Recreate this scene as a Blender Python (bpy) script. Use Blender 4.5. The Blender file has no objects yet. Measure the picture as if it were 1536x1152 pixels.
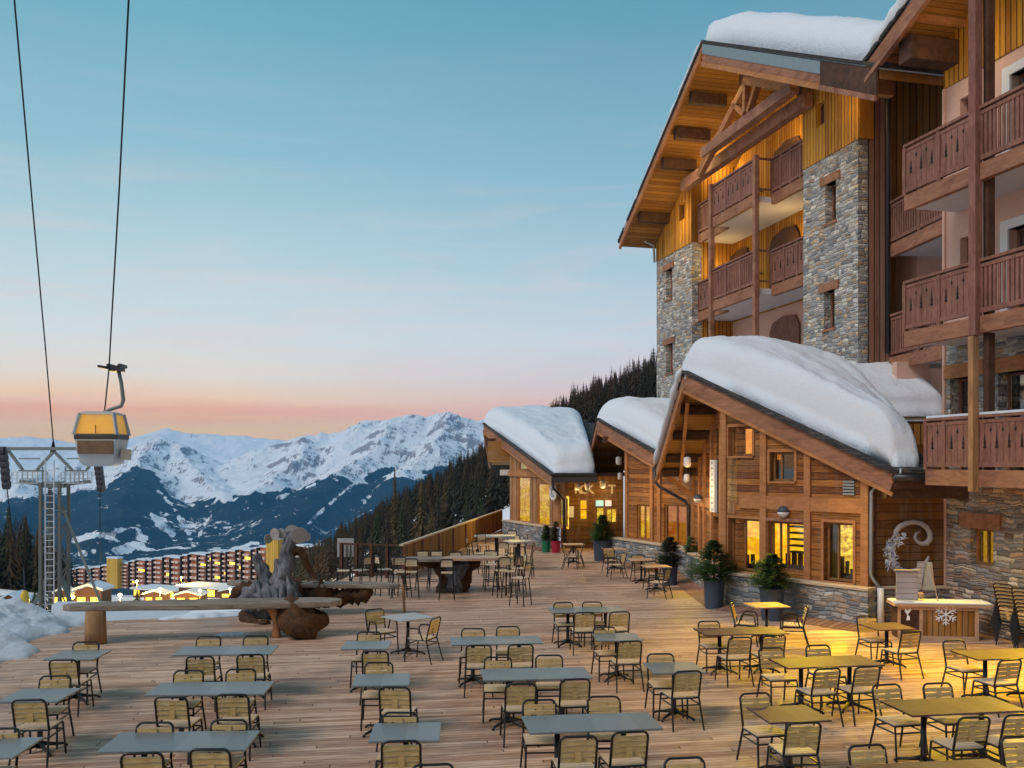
import bpy, math, random
import numpy as np
from mathutils import Vector, Matrix, noise as mnoise

random.seed(7)
RNG = np.random.default_rng(11)
sc = bpy.context.scene
COL = sc.collection
# camera constants (eye 3.8 m above the terrace, level view, lens shifted up)
F, CX, HY, CH = 1400.0, 768.0, 695.0, 3.8

def P(px, py, Y):
    """point at depth Y seen in direction (px, py)"""
    return Vector(((px - CX) / F * Y, Y, CH + (HY - py) / F * Y))

def G(px, py, z=0.0):
    """point on the horizontal plane z"""
    Y = F * (CH - z) / (py - HY)
    return Vector(((px - CX) / F * Y, Y, z))

class Frame:
    """vertical wall frame: local x along the wall (to the viewer's right), local y into the wall, z up"""
    def __init__(s, p, q):
        s.o = Vector((p[0], p[1], 0)); d = Vector((q[0] - p[0], q[1] - p[1], 0))
        s.L = d.length; s.u = d.normalized(); s.n = Vector((-s.u.y, s.u.x, 0))
        s.M = Matrix(((s.u.x, s.n.x, 0, s.o.x), (s.u.y, s.n.y, 0, s.o.y), (0, 0, 1, 0), (0, 0, 0, 1)))
    def uv(s, px, py, t=0.0):
        r = (px - CX) / F
        a = (r * (s.o.y + t * s.n.y) - s.o.x - t * s.n.x) / (s.u.x - r * s.u.y)
        Y = s.o.y + a * s.u.y + t * s.n.y
        return a, CH + (HY - py) / F * Y
    def S(s, px, t=0.0): return s.uv(px, 0, t)[0]
    def Z(s, px, py, t=0.0): return s.uv(px, py, t)[1]
    def rect(s, x0, x1, y0, y1, t=0.0):
        """pixel box at the wall -> s0,s1,z0,z1 (heights taken at the box centre)"""
        xm = (x0 + x1) / 2
        return s.S(x0, t), s.S(x1, t), s.Z(xm, y1, t), s.Z(xm, y0, t)
    def W(s, a, t, z): return s.M @ Vector((a, t, z))

# ------------------------------------------------------------------ mesh builder
class MB:
    def __init__(s): s.v = []; s.f = []; s.mi = []; s.cur = 0
    def add(s, vs, fs):
        s.mi += [s.cur]*len(fs); n = len(s.v); s.v.extend([tuple(v) for v in vs]); s.f.extend([tuple(i + n for i in f) for f in fs]); return s
    def box(s, x0, x1, y0, y1, z0, z1):
        if x0 > x1: x0, x1 = x1, x0
        if y0 > y1: y0, y1 = y1, y0
        if z0 > z1: z0, z1 = z1, z0
        return s.add([(x0,y0,z0),(x1,y0,z0),(x1,y1,z0),(x0,y1,z0),(x0,y0,z1),(x1,y0,z1),(x1,y1,z1),(x0,y1,z1)],
                     [(0,3,2,1),(4,5,6,7),(0,1,5,4),(1,2,6,5),(2,3,7,6),(3,0,4,7)])
    def prism(s, poly, y0, y1):
        """poly = [(x,z)...] extruded in y"""
        n = len(poly)
        vs = [(x, y0, z) for x, z in poly] + [(x, y1, z) for x, z in poly]
        fs = [tuple(range(n)), tuple(range(2*n-1, n-1, -1))]
        fs += [(i, i+n, (i+1) % n + n, (i+1) % n) for i in range(n)]
        return s.add(vs, fs)
    def slab(s, top, th):
        """polygon of 3D points thickened downwards"""
        n = len(top); vs = [tuple(p) for p in top] + [(p[0], p[1], p[2]-th) for p in top]
        fs = [tuple(range(n)), tuple(range(2*n-1, n-1, -1))] + [(i, i+n, (i+1) % n + n, (i+1) % n) for i in range(n)]
        return s.add(vs, fs)
    def beam(s, a, b, w, h, up=(0, 0, 1)):
        """bar from a to b, w wide, h high, centred"""
        a = Vector(a); b = Vector(b); d = (b - a).normalized(); up = Vector(up)
        if abs(d.dot(up)) > .98: up = Vector((1, 0, 0))
        x = d.cross(up).normalized() * w/2; z = x.cross(d).normalized() * h/2
        vs = []
        for p in (a, b): vs += [p-x-z, p+x-z, p+x+z, p-x+z]
        return s.add(vs, [(0,1,2,3),(7,6,5,4),(0,4,5,1),(1,5,6,2),(2,6,7,3),(3,7,4,0)])
    def tube(s, pts, r, n=6, caps=True):
        pts = [Vector(p) for p in pts]; m = len(pts)
        rs = r if isinstance(r, (list, tuple)) else [r]*m
        ref = None; vs = []
        for i, p in enumerate(pts):
            d = (pts[min(i+1, m-1)] - pts[max(i-1, 0)]).normalized()
            if ref is None: ref = Vector((0, 0, 1)) if abs(d.z) < .9 else Vector((1, 0, 0))
            x = d.cross(ref)
            if x.length < 1e-4: x = d.cross(Vector((0, 1, 0)))
            x.normalize(); y = x.cross(d).normalized(); ref = y
            for k in range(n):
                a = 2*math.pi*k/n; vs.append(p + x*math.cos(a)*rs[i] + y*math.sin(a)*rs[i])
        fs = [(i*n+k, i*n+(k+1) % n, (i+1)*n+(k+1) % n, (i+1)*n+k) for i in range(m-1) for k in range(n)]
        if caps: fs += [tuple(range(n-1, -1, -1)), tuple(range((m-1)*n, m*n))]
        return s.add(vs, fs)
    def lathe(s, prof, c=(0, 0, 0), n=20):
        """prof = [(r,z)...]"""
        vs = []
        for r, z in prof:
            for k in range(n):
                a = 2*math.pi*k/n; vs.append((c[0]+r*math.cos(a), c[1]+r*math.sin(a), c[2]+z))
        m = len(prof)
        fs = [(i*n+k, i*n+(k+1) % n, (i+1)*n+(k+1) % n, (i+1)*n+k) for i in range(m-1) for k in range(n)]
        fs += [tuple(range(n-1, -1, -1)), tuple(range((m-1)*n, m*n))]
        return s.add(vs, fs)
    def wall(s, s0, s1, z0, top, ops, y0, y1):
        """wall with rectangular openings; top = number or function of s"""
        tf = top if callable(top) else (lambda a: top)
        xs = sorted(set([s0, s1] + [min(max(v, s0), s1) for o in ops for v in o[:2]]))
        for a, b in zip(xs[:-1], xs[1:]):
            if b - a < 1e-4: continue
            m = (a+b)/2; z = z0
            for o in sorted([o for o in ops if o[0] < m < o[1]], key=lambda o: o[2]):
                if o[2] > z: s.box(a, b, y0, y1, z, o[2])
                z = max(z, o[3])
            s.prism([(a, z), (b, z), (b, tf(b)), (a, tf(a))], y0, y1)
        return s
    def build(s, name, mat, parent=None, frame=None, smooth=False, bevel=0, label=None):
        me = bpy.data.meshes.new(name); me.from_pydata(s.v, [], s.f); me.update()
        o = bpy.data.objects.new(name, me); COL.objects.link(o)
        if isinstance(mat, (list, tuple)):
            for x in mat: me.materials.append(x)
            me.polygons.foreach_set('material_index', s.mi)
        elif mat: me.materials.append(mat)
        if smooth:
            me.polygons.foreach_set('use_smooth', [True]*len(me.polygons))
        if bevel:
            b = o.modifiers.new('bevel', 'BEVEL'); b.width = bevel; b.segments = 2; b.limit_method = 'ANGLE'; b.angle_limit = .6
        M = (frame.M if isinstance(frame, Frame) else frame) if frame is not None else Matrix.Identity(4)
        W[o.name] = M.copy()
        if parent is not None:
            o.parent = parent; o.matrix_parent_inverse = W[parent.name].inverted()
        o.matrix_basis = M
        if label: o['label'] = label
        return o
W = {}
def tag(o, label, cat, group=None, kind=None):
    if label: o['label'] = label
    if cat: o['category'] = cat
    if group: o['group'] = group
    if kind: o['kind'] = kind
    return o
def empty(name, loc, label=None, cat=None, group=None, rz=0.0):
    o = bpy.data.objects.new(name, None); COL.objects.link(o); o.empty_display_size = .2
    o.location = loc; o.rotation_euler = (0, 0, rz)
    W[o.name] = Matrix.Translation(Vector(loc)) @ Matrix.Rotation(rz, 4, 'Z')
    return tag(o, label, cat, group)
def copy_tree(o, parent=None):
    c = o.copy(); COL.objects.link(c)
    if parent is not None: c.parent = parent
    for ch in list(KIDS(o)): copy_tree(ch, c)
    return c
def KIDS(o): return [x for x in bpy.data.objects if x.parent == o]
def place(root, x, y, rz, label, group, z=0.0):
    """first use moves the model, later uses copy it"""
    if root.get('used_once'):
        r = copy_tree(root)
        del r['used_once']
    else:
        r = root
    r.location = (x, y, z); r.rotation_euler = (0, 0, rz)
    r['label'] = label
    if group: r['group'] = group
    root['used_once'] = 1
    return r

# ------------------------------------------------------------------ materials
def new_mat(name):
    m = bpy.data.materials.new(name); m.use_nodes = True; nt = m.node_tree
    b = nt.nodes['Principled BSDF']; return m, nt, b
class NG:
    """tiny node helper"""
    def __init__(s, nt): s.nt = nt
    def n(s, t, **kw):
        x = s.nt.nodes.new(t)
        for k, v in kw.items():
            if k.startswith('i_'):
                k = k[2:]; k = int(k) if k.isdigit() else k
                if hasattr(v, 'is_linked') or isinstance(v, bpy.types.NodeSocket): s.nt.links.new(v, x.inputs[k])
                else: x.inputs[k].default_value = v
            else: setattr(x, k, v)
        return x
    def math(s, op, a, b=0.0, c=None):
        kw = {'i_0': a, 'i_1': b}
        if c is not None: kw['i_2'] = c
        return s.n('ShaderNodeMath', operation=op, **kw).outputs[0]
    def mix(s, f, a, b, mode='MIX'):
        x = s.n('ShaderNodeMix', data_type='RGBA', blend_type=mode)
        for i, v in ((0, f), (6, a), (7, b)):
            if isinstance(v, bpy.types.NodeSocket): s.nt.links.new(v, x.inputs[i])
            else: x.inputs[i].default_value = v if i == 0 else (tuple(v)+(1,))[:4]
        return x.outputs[2]
    def ramp(s, f, stops, interp='LINEAR'):
        x = s.n('ShaderNodeValToRGB'); cr = x.color_ramp; cr.interpolation = interp
        while len(cr.elements) < len(stops): cr.elements.new(.5)
        for e, (p, c) in zip(cr.elements, stops):
            e.position = p; e.color = (tuple(c)+(1,))[:4] if not isinstance(c, (int, float)) else (c, c, c, 1)
        s.nt.links.new(f, x.inputs[0]); return x.outputs[0]
    def coord(s, kind='Object', scale=(1, 1, 1), rot=(0, 0, 0), loc=(0, 0, 0)):
        t = s.n('ShaderNodeTexCoord').outputs[kind]
        m = s.n('ShaderNodeMapping', i_0=t, i_1=loc, i_2=rot, i_3=scale); return m.outputs[0]
    def noise(s, vec, scale=5, detail=4, rough=.55, dist=0, out=0):
        return s.n('ShaderNodeTexNoise', i_Vector=vec, i_Scale=scale, i_Detail=detail, i_Roughness=rough, i_Distortion=dist).outputs[out]
    def bump(s, h, strength=.5, dist=.02, normal=None):
        x = s.n('ShaderNodeBump', i_Strength=strength, i_Distance=dist, i_Height=h)
        if normal is not None: s.nt.links.new(normal, x.inputs['Normal'])
        return x.outputs[0]
    def link(s, a, b): s.nt.links.new(a, b)

def boards(name, axis, width, c1, c2, rough=.75, groove=.05, grain=1.0, bump=.6, metal=0, joints=0.0, wet=0.0, grey=.22):
    """boards laid side by side; axis = the object axis across the boards"""
    m, nt, b = new_mat(name); g = NG(nt)
    co = g.coord('Object'); sp = g.n('ShaderNodeSeparateXYZ', i_0=co)
    x = sp.outputs['XYZ'.index(axis)]
    q = g.math('DIVIDE', x, width); fl = g.math('FLOOR', q); fr = g.math('FRACT', q)
    along = 'X' if axis in 'YZ' else 'Z'
    al = sp.outputs['XYZ'.index(along)]
    idv = fl
    if joints:
        off = g.n('ShaderNodeTexWhiteNoise', noise_dimensions='1D', i_W=fl).outputs[0]
        jq = g.math('ADD', g.math('DIVIDE', al, joints), g.math('MULTIPLY', off, 7.3))
        idv = g.math('ADD', g.math('MULTIPLY', fl, 17.13), g.math('FLOOR', jq)); jf = g.math('FRACT', jq)
    rnd = g.n('ShaderNodeTexWhiteNoise', noise_dimensions='1D', i_W=idv).outputs[0]
    sc_ = [1.2, 1.2, 1.2]; sc_['XYZ'.index(axis)] = 22
    if axis != 'Y': sc_[1] = 22
    off3 = g.n('ShaderNodeCombineXYZ', i_0=g.math('MULTIPLY', rnd, 31.0), i_2=g.math('MULTIPLY', rnd, 17.0)).outputs[0]
    vec = g.n('ShaderNodeVectorMath', operation='ADD', i_0=g.coord('Object', tuple(sc_)), i_1=off3).outputs[0]
    gr = g.noise(vec, 1.6, 5, .62, .6)
    patch = g.noise(co, .5, 3, .6)
    f = g.math('ADD', g.math('MULTIPLY', rnd, .55), g.math('ADD', g.math('MULTIPLY', g.math('SUBTRACT', gr, .5), 1.5*grain), g.math('MULTIPLY', g.math('SUBTRACT', patch, .3), .5)))
    colr = g.mix(g.n('ShaderNodeClamp', i_0=f).outputs[0], c1, c2)
    if grey:
        ws = [2.2, 2.2, .35] if axis != 'Y' else [.5, 6, 1]
        wn = g.noise(g.coord('Object', tuple(ws)), 1.9, 5, .7, .3)
        colr = g.mix(g.math('MULTIPLY', g.ramp(wn, [(.45, 0.0), (.72, 1.0)]), grey*2), colr, (.30, .24, .20))
    wetm = None
    if wet:
        dn = g.noise(co, .42, 5, .62, .4); dn2 = g.noise(co, 2.6, 4, .6)
        wetm = g.ramp(g.math('ADD', g.math('MULTIPLY', dn, .75), g.math('MULTIPLY', dn2, .25)), [(.50, 0.0), (.60, 1.0)])
        colr = g.mix(g.math('MULTIPLY', wetm, wet), colr, g.mix(1.0, colr, (.45, .42, .42), 'MULTIPLY'))
    edge = g.math('MINIMUM', fr, g.math('SUBTRACT', 1.0, fr))
    gm = g.n('ShaderNodeMapRange', i_0=edge, i_1=groove*.4, i_2=groove).outputs[0]
    if joints:
        je = g.math('MINIMUM', jf, g.math('SUBTRACT', 1.0, jf))
        gm = g.math('MINIMUM', gm, g.n('ShaderNodeMapRange', i_0=je, i_1=.0008, i_2=.003).outputs[0])
    dark = tuple(c*.22 for c in c1)
    g.link(g.mix(gm, dark, colr), b.inputs['Base Color'])
    h = g.math('ADD', gm, g.math('MULTIPLY', gr, .35))
    g.link(g.bump(h, bump, .012), b.inputs['Normal'])
    rr = g.n('ShaderNodeMapRange', i_0=gr, i_3=rough-.1, i_4=min(1, rough+.12)).outputs[0]
    if wetm is not None: rr = g.math('SUBTRACT', rr, g.math('MULTIPLY', wetm, .22))
    g.link(rr, b.inputs['Roughness']); b.inputs['Specular IOR Level'].default_value = .25
    return m

def wood(name, c1, c2, scale=(3, 3, 18), rough=.7, bump=.5):
    """solid timber with grain; stretched noise along the smallest scale"""
    m, nt, b = new_mat(name); g = NG(nt)
    v = g.coord('Object', scale); n1 = g.noise(v, 1.5, 6, .65, .8); n2 = g.noise(g.coord('Object'), 1.1, 3, .5)
    f = g.ramp(g.math('ADD', g.math('MULTIPLY', n1, .75), g.math('MULTIPLY', n2, .35)), [(.35, 0.0), (.72, 1.0)])
    g.link(g.mix(f, c1, c2), b.inputs['Base Color']); g.link(g.bump(n1, bump, .01), b.inputs['Normal'])
    b.inputs['Roughness'].default_value = rough; b.inputs['Specular IOR Level'].default_value = .3
    return m

def plain(name, c, rough=.5, metal=0.0, bump=0.0, scale=30, var=.15, spec=.4):
    m, nt, b = new_mat(name); g = NG(nt)
    n1 = g.noise(g.coord('Object'), scale, 4, .6)
    c2 = tuple(min(1, x*(1+var)) for x in c); c1 = tuple(x*(1-var) for x in c)
    g.link(g.mix(n1, c1, c2), b.inputs['Base Color'])
    b.inputs['Roughness'].default_value = rough; b.inputs['Metallic'].default_value = metal; b.inputs['Specular IOR Level'].default_value = spec
    if bump: g.link(g.bump(n1, bump, .01), b.inputs['Normal'])
    return m

def stone(name, pal, h=.11, w=.30, mortar=(.16, .15, .14), wob=.05, bump=.9):
    """coursed rubble: irregular rows of blocks of random length"""
    m, nt, b = new_mat(name); g = NG(nt)
    co = g.coord('Object'); sp = g.n('ShaderNodeSeparateXYZ', i_0=co).outputs
    n1 = g.noise(co, 1.7, 3, .5, 0, 1); n2 = g.noise(co, 9, 3, .6, 0, 1)
    a1 = g.n('ShaderNodeSeparateColor', i_0=n1).outputs; a2 = g.n('ShaderNodeSeparateColor', i_0=n2).outputs
    z = g.math('ADD', sp[2], g.math('ADD', g.math('MULTIPLY', g.math('SUBTRACT', a1[0], .5), wob*4.2), g.math('MULTIPLY', g.math('SUBTRACT', a2[0], .5), wob*.9)))
    x = g.math('ADD', g.math('ADD', sp[0], sp[1]), g.math('ADD', g.math('MULTIPLY', g.math('SUBTRACT', a1[1], .5), wob*4), g.math('MULTIPLY', g.math('SUBTRACT', a2[1], .5), wob*1.2)))
    row = g.math('FLOOR', g.math('DIVIDE', z, h)); fz = g.math('FRACT', g.math('DIVIDE', z, h))
    rr = g.n('ShaderNodeTexWhiteNoise', noise_dimensions='1D', i_W=row).outputs
    rw = g.n('ShaderNodeSeparateColor', i_0=rr[1]).outputs
    wd = g.math('MULTIPLY', g.math('ADD', g.math('MULTIPLY', rw[1], .9), .55), w)
    q = g.math('ADD', g.math('DIVIDE', x, wd), g.math('MULTIPLY', rr[0], 9.7)); cx = g.math('FLOOR', q); fx = g.math('FRACT', q)
    cell = g.n('ShaderNodeTexWhiteNoise', noise_dimensions='2D', i_Vector=g.n('ShaderNodeCombineXYZ', i_0=cx, i_1=row).outputs[0]).outputs
    # some cells are split in two thinner stones
    r = g.n('ShaderNodeSeparateColor', i_0=cell[1]).outputs
    split = g.math('GREATER_THAN', r[2], .62); fz2 = g.math('FRACT', g.math('MULTIPLY', fz, 2.0)); half = g.math('MULTIPLY', g.math('FLOOR', g.math('MULTIPLY', fz, 2.0)), split)
    fz = g.math('ADD', g.math('MULTIPLY', fz, g.math('SUBTRACT', 1.0, split)), g.math('MULTIPLY', fz2, split))
    hz = g.math('SUBTRACT', h, g.math('MULTIPLY', split, h/2))
    ez = g.math('MULTIPLY', g.math('MINIMUM', fz, g.math('SUBTRACT', 1.0, fz)), hz); ex = g.math('MULTIPLY', g.math('MINIMUM', fx, g.math('SUBTRACT', 1.0, fx)), wd)
    e = g.math('SUBTRACT', g.n('ShaderNodeMath', operation='SMOOTH_MIN', i_0=ez, i_1=ex, i_2=.02).outputs[0], g.math('MULTIPLY', g.math('SUBTRACT', a2[2], .5), .012))
    em = g.n('ShaderNodeMapRange', i_0=e, i_1=.001, i_2=.010).outputs[0]
    idx = g.math('FRACT', g.math('ADD', r[0], g.math('MULTIPLY', half, .37)))
    base = g.ramp(idx, [(i/len(pal), c) for i, c in enumerate(pal)], 'CONSTANT')
    fine = g.noise(co, 16, 5, .7)
    base = g.mix(.55, base, g.ramp(fine, [(.28, .3), (.7, 1.0)]), 'MULTIPLY')
    base = g.mix(1.0, base, g.ramp(r[1], [(0, .75), (1, 1.25)]), 'MULTIPLY')
    g.link(g.mix(em, mortar, base), b.inputs['Base Color'])
    dome = g.n('ShaderNodeMapRange', i_0=e, i_1=0.0, i_2=.035).outputs[0]
    hh = g.math('ADD', dome, g.math('ADD', g.math('MULTIPLY', fine, .5), g.math('MULTIPLY', r[1], .5)))
    g.link(g.bump(hh, bump, .035), b.inputs['Normal']); b.inputs['Roughness'].default_value = .9
    return m

def emit(name, c, strength, c2=None, scale=6, contrast=(.35, .65)):
    m, nt, b = new_mat(name); g = NG(nt)
    if c2 is not None:
        n1 = g.noise(g.coord('Object', (1, 1, 1.6)), scale, 3, .6)
        g.link(g.mix(g.ramp(n1, [(contrast[0], 0.0), (contrast[1], 1.0)]), c2, c), b.inputs['Emission Color'])
    else: b.inputs['Emission Color'].default_value = tuple(c)+(1,)
    b.inputs['Base Color'].default_value = tuple(x*.5 for x in c)+(1,)
    b.inputs['Emission Strength'].default_value = strength; b.inputs['Roughness'].default_value = .6
    return m

def glass_mat(name):
    m = bpy.data.materials.new(name); m.use_nodes = True; nt = m.node_tree; nt.nodes.clear(); g = NG(nt)
    o = g.n('ShaderNodeOutputMaterial'); fr = g.n('ShaderNodeFresnel', i_0=1.5).outputs[0]
    mx = g.n('ShaderNodeMixShader', i_0=g.math('ADD', g.math('MULTIPLY', fr, .8), .04),
             i_1=g.n('ShaderNodeBsdfTransparent', i_0=(.93, .93, .9, 1)).outputs[0],
             i_2=g.n('ShaderNodeBsdfGlossy', i_0=(.9, .9, .9, 1), i_Roughness=.03).outputs[0])
    g.link(mx.outputs[0], o.inputs[0]); return m

def snow_mat(name, bump=.5, scale=3.0, c=(.70, .76, .84)):
    m, nt, b = new_mat(name); g = NG(nt)
    co = g.coord('Object')
    n1 = g.noise(co, scale, 6, .65, .5); n2 = g.noise(co, scale*9, 5, .7); n3 = g.noise(co, scale*60, 2, .5)
    h = g.math('ADD', n1, g.math('ADD', g.math('MULTIPLY', n2, .45), g.math('MULTIPLY', n3, .12)))
    g.link(g.mix(n2, tuple(x*.94 for x in c), c), b.inputs['Base Color'])
    g.link(g.bump(h, bump, .06), b.inputs['Normal'])
    b.inputs['Roughness'].default_value = .75; b.inputs['Specular IOR Level'].default_value = .25
    return m

M = {}
M['deck'] = boards('deck_boards', 'Y', .105, (.32, .165, .10), (.90, .63, .46), .65, .05, 1.35, .5, joints=4.1, wet=.55, grey=.12)
M['ochre_v'] = boards('ochre_boards_vertical', 'X', .16, (.28, .10, .006), (.74, .38, .045), .7, .12, .8, 1.0, grey=.07)
M['ochre_dark_v'] = boards('weathered_boards_vertical', 'X', .19, (.26, .11, .02), (.52, .28, .07), .75, .10, .8, .9)
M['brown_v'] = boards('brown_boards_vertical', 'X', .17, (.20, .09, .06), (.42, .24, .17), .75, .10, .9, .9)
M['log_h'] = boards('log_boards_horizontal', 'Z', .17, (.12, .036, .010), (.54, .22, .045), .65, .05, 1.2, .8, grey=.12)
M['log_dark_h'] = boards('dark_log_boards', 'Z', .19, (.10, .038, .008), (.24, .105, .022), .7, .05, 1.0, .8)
M['ochre_y'] = boards('ochre_boards_return', 'Y', .16, (.30, .115, .012), (.60, .30, .045), .7, .10, .8, .9, grey=.07)
M['soffit'] = boards('soffit_boards', 'X', .14, (.20, .08, .012), (.48, .23, .045), .7, .06, .8, .6, grey=.08)
M['soffit_y'] = boards('soffit_boards_cross', 'Y', .14, (.26, .11, .02), (.48, .24, .06), .7, .06, .8, .6)
M['timber'] = wood('red_brown_timber', (.15, .06, .036), (.38, .19, .12), (2, 2, 2))
M['timber_orange'] = wood('orange_timber', (.26, .10, .035), (.48, .22, .09), (2, 2, 6))  # lighter, more orange timber for posts, casings and trim
M['timber_dk'] = wood('dark_timber', (.035, .016, .010), (.11, .05, .03), (3, 3, 3))
M['fascia'] = wood('fascia_timber', (.15, .06, .035), (.38, .185, .11), (1.5, 1.5, 6))
M['rail'] = wood('balcony_timber', (.11, .045, .034), (.30, .145, .105), (8, 8, 2))
M['post_gold'] = wood('pale_post_timber', (.20, .10, .045), (.42, .24, .12), (8, 8, 1.5))
M['slate'] = stone('slate_edge', [(.05, .05, .055), (.10, .09, .085), (.07, .07, .075), (.16, .13, .11)], .028, .22, (.02, .02, .02))
M['stone_hotel'] = stone('grey_tower_stone', [(.46, .45, .43), (.26, .26, .27), (.62, .59, .53), (.34, .35, .36), (.70, .66, .58), (.42, .32, .24), (.30, .31, .33), (.60, .44, .28), (.50, .49, .48), (.56, .54, .52)], .115, .24, (.30, .285, .26), .06)
M['stone_base'] = stone('terrace_wall_stone', [(.38, .33, .29), (.52, .42, .33), (.22, .20, .20), (.44, .29, .21), (.30, .28, .29), (.62, .52, .42), (.26, .18, .14), (.42, .37, .36)], .105, .34, (.20, .165, .14), .06)
M['stone_low'] = stone('low_wall_stone', [(.32, .33, .35), (.48, .46, .44), (.20, .24, .28), (.42, .34, .28), (.28, .30, .33), (.55, .54, .52)], .12, .28, (.20, .19, .18), .06)
M['stucco'] = plain('pink_stucco', (.64, .41, .33), .9, 0, .5, 9, .12, .2)
M['white_soffit'] = plain('white_balcony_underside', (.62, .58, .60), .85, 0, .1, 5, .06, .2)
M['white'] = plain('white_paint', (.72, .71, .70), .6, 0, .1, 12, .06)
M['cap'] = plain('sandstone_cap', (.50, .40, .29), .8, 0, .3, 10, .15)
M['metal_grey'] = plain('grey_zinc', (.30, .33, .34), .45, .6, .1, 6, .15)
M['metal_dark'] = plain('dark_pipe', (.05, .045, .05), .4, .5, 0, 8, .1)
M['frame_black'] = plain('black_steel_tube', (.018, .017, .018), .35, .3, 0, 20, .1, .5)
M['snow'] = snow_mat('roof_snow', .65, 2.2)
M['snow_bank'] = snow_mat('lumpy_snow', 1.0, 4.5, (.70, .76, .84)); M['cable'] = plain('dark_cable', (.03, .03, .035), .95, 0, 0, 5, .1, 0)
M['snow_ground'] = snow_mat('ground_snow', .4, .35)
M['glass'] = glass_mat('window_glass')
M['glow'] = emit('lit_room', (1.0, .62, .02), 1.3, (.75, .30, .01), 3.2)
M['glow_orange'] = emit('lit_room_orange', (1.0, .42, .03), 1.0, (.85, .16, .01), 3.0)
M['glow_bright'] = emit('lit_room_lights', (1.0, .74, .08), 1.3, (.42, .20, .01), 6.5, (.40, .60))
M['glow_far'] = emit('lit_glass_hall', (1.0, .66, .05), 2.4, (.75, .34, .02), 2.6, (.42, .62))
M['bulb'] = emit('lamp_bulb', (1.0, .80, .35), 5.0)
M['curtain'] = boards('olive_curtain', 'X', .07, (.16, .11, .02), (.34, .25, .06), .9, .12, .3, .8)
M['window_frame'] = wood('window_frame_wood', (.16, .065, .022), (.33, .16, .06), (6, 6, 2))
M['dark_room'] = plain('unlit_room', (.03, .025, .022), .8)
M['lamp_white'] = plain('opal_lamp_glass', (.70, .68, .70), .3, 0, 0, 10, .05)
M['pot_blue'] = plain('dark_blue_pot', (.045, .062, .095), .5, 0, .1, 4, .2)
M['pot_green'] = plain('green_pot', (.01, .16, .09), .4)
M['pot_red'] = plain('red_pot', (.35, .015, .04), .4)
M['red'] = plain('red_clamp', (.22, .012, .02), .5)
M['seat_wood'] = wood('chair_slat_wood', (.50, .36, .22), (.80, .64, .46), (4, 14, 14), .5, .2)
M['back_wood'] = wood('chair_back_wood', (.40, .26, .10), (.68, .48, .22), (4, 14, 14), .45, .2)
M['top_sky_tint'] = boards('tabletop_sky_reflection', 'X', .52, (.15, .165, .17), (.27, .285, .29), .34, .003, .9, .10, grey=.05)  # sky reflection put into the tabletop colour
M['top_dark_tint'] = boards('tabletop_dark_reflection', 'X', .26, (.08, .038, .045), (.17, .088, .10), .55, .006, 1.0, .15, grey=.06)  # same tabletop, its dark purplish reflection put into the colour
M['top_pale'] = plain('pale_tabletop', (.38, .37, .36), .4, 0, .05, 6, .12, .5)
M['sun_wood'] = wood('warm_tabletop_wood', (.35, .2, .12), (.55, .36, .24), (2, 8, 8), .5, .2)
M['grey_wood'] = wood('weathered_grey_slab', (.10, .075, .055), (.36, .29, .23), (1.2, 9, 9), .75, .6)
M['drift'] = wood('driftwood_root', (.018, .020, .028), (.24, .235, .26), (7, 7, 1.6), .85, 1.0)
M['drift_pale'] = wood('pale_cut_wood', (.20, .19, .19), (.38, .36, .35), (9, 9, 9), .85, .6)
M['bark'] = wood('brown_root_bark', (.014, .007, .004), (.12, .05, .018), (6, 6, 6), .8, 1.0)
M['stem'] = plain('branch_bark', (.06, .04, .028), .9)
# ================================================================== camera, sky, light
cam = bpy.data.objects.new('camera', bpy.data.cameras.new('camera')); COL.objects.link(cam); sc.camera = cam
cam.location = (0, 0, CH); cam.rotation_euler = (math.pi/2, 0, 0)
cam.data.sensor_width = 36; cam.data.lens = 36*F/1536; cam.data.shift_y = (HY-576)/1536
cam.data.clip_start = .1; cam.data.clip_end = 60000
sc.view_settings.view_transform = 'Standard'; sc.view_settings.look = 'None'; sc.view_settings.exposure = .1
sc.cycles.max_bounces = 6; sc.cycles.diffuse_bounces = 3; sc.cycles.transparent_max_bounces = 12; sc.cycles.volume_bounces = 1
sc.cycles.use_denoising = True; sc.cycles.sample_clamp_indirect = 4

SUN_EL, SUN_AZ = math.radians(46), math.radians(-122)     # azimuth measured from +Y towards +X
world = bpy.data.worlds.new('World'); sc.world = world; world.use_nodes = True
nt = world.node_tree; g = NG(nt); bg = nt.nodes['Background']
d = g.n('ShaderNodeTexCoord').outputs['Generated']
sp = g.n('ShaderNodeSeparateXYZ', i_0=d)
lump = g.noise(g.coord('Generated', (3, 3, 42)), 1.3, 4, .55, .3)
zz = g.math('ADD', sp.outputs[2], g.math('MULTIPLY', g.math('SUBTRACT', lump, .5), .022))
def lin(r, gg, b): return tuple(((c/255+.055)/1.055)**2.4 if c > 10 else c/255/12.92 for c in (r, gg, b))
west = g.ramp(zz, [(0.0, lin(255, 178, 90)), (.024, lin(255, 205, 120)), (.040, lin(255, 205, 128)), (.052, lin(255, 180, 130)), (.066, lin(255, 214, 170)),
                   (.090, lin(236, 224, 208)), (.13, lin(214, 222, 222)), (.20, lin(186, 210, 216)), (.30, lin(144, 188, 202)), (.46, lin(98, 162, 182)), (1.0, lin(66, 116, 146))])
east = g.ramp(zz, [(0.0, lin(226, 182, 172)), (.035, lin(238, 184, 168)), (.055, lin(234, 192, 184)), (.08, lin(212, 198, 204)), (.13, lin(200, 210, 218)),
                   (.20, lin(170, 196, 209)), (.30, lin(132, 176, 194)), (.46, lin(86, 146, 168)), (1.0, lin(62, 110, 140))])
azf = g.n('ShaderNodeMapRange', i_0=sp.outputs[0], i_1=-.30, i_2=.22).outputs[0]
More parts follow.
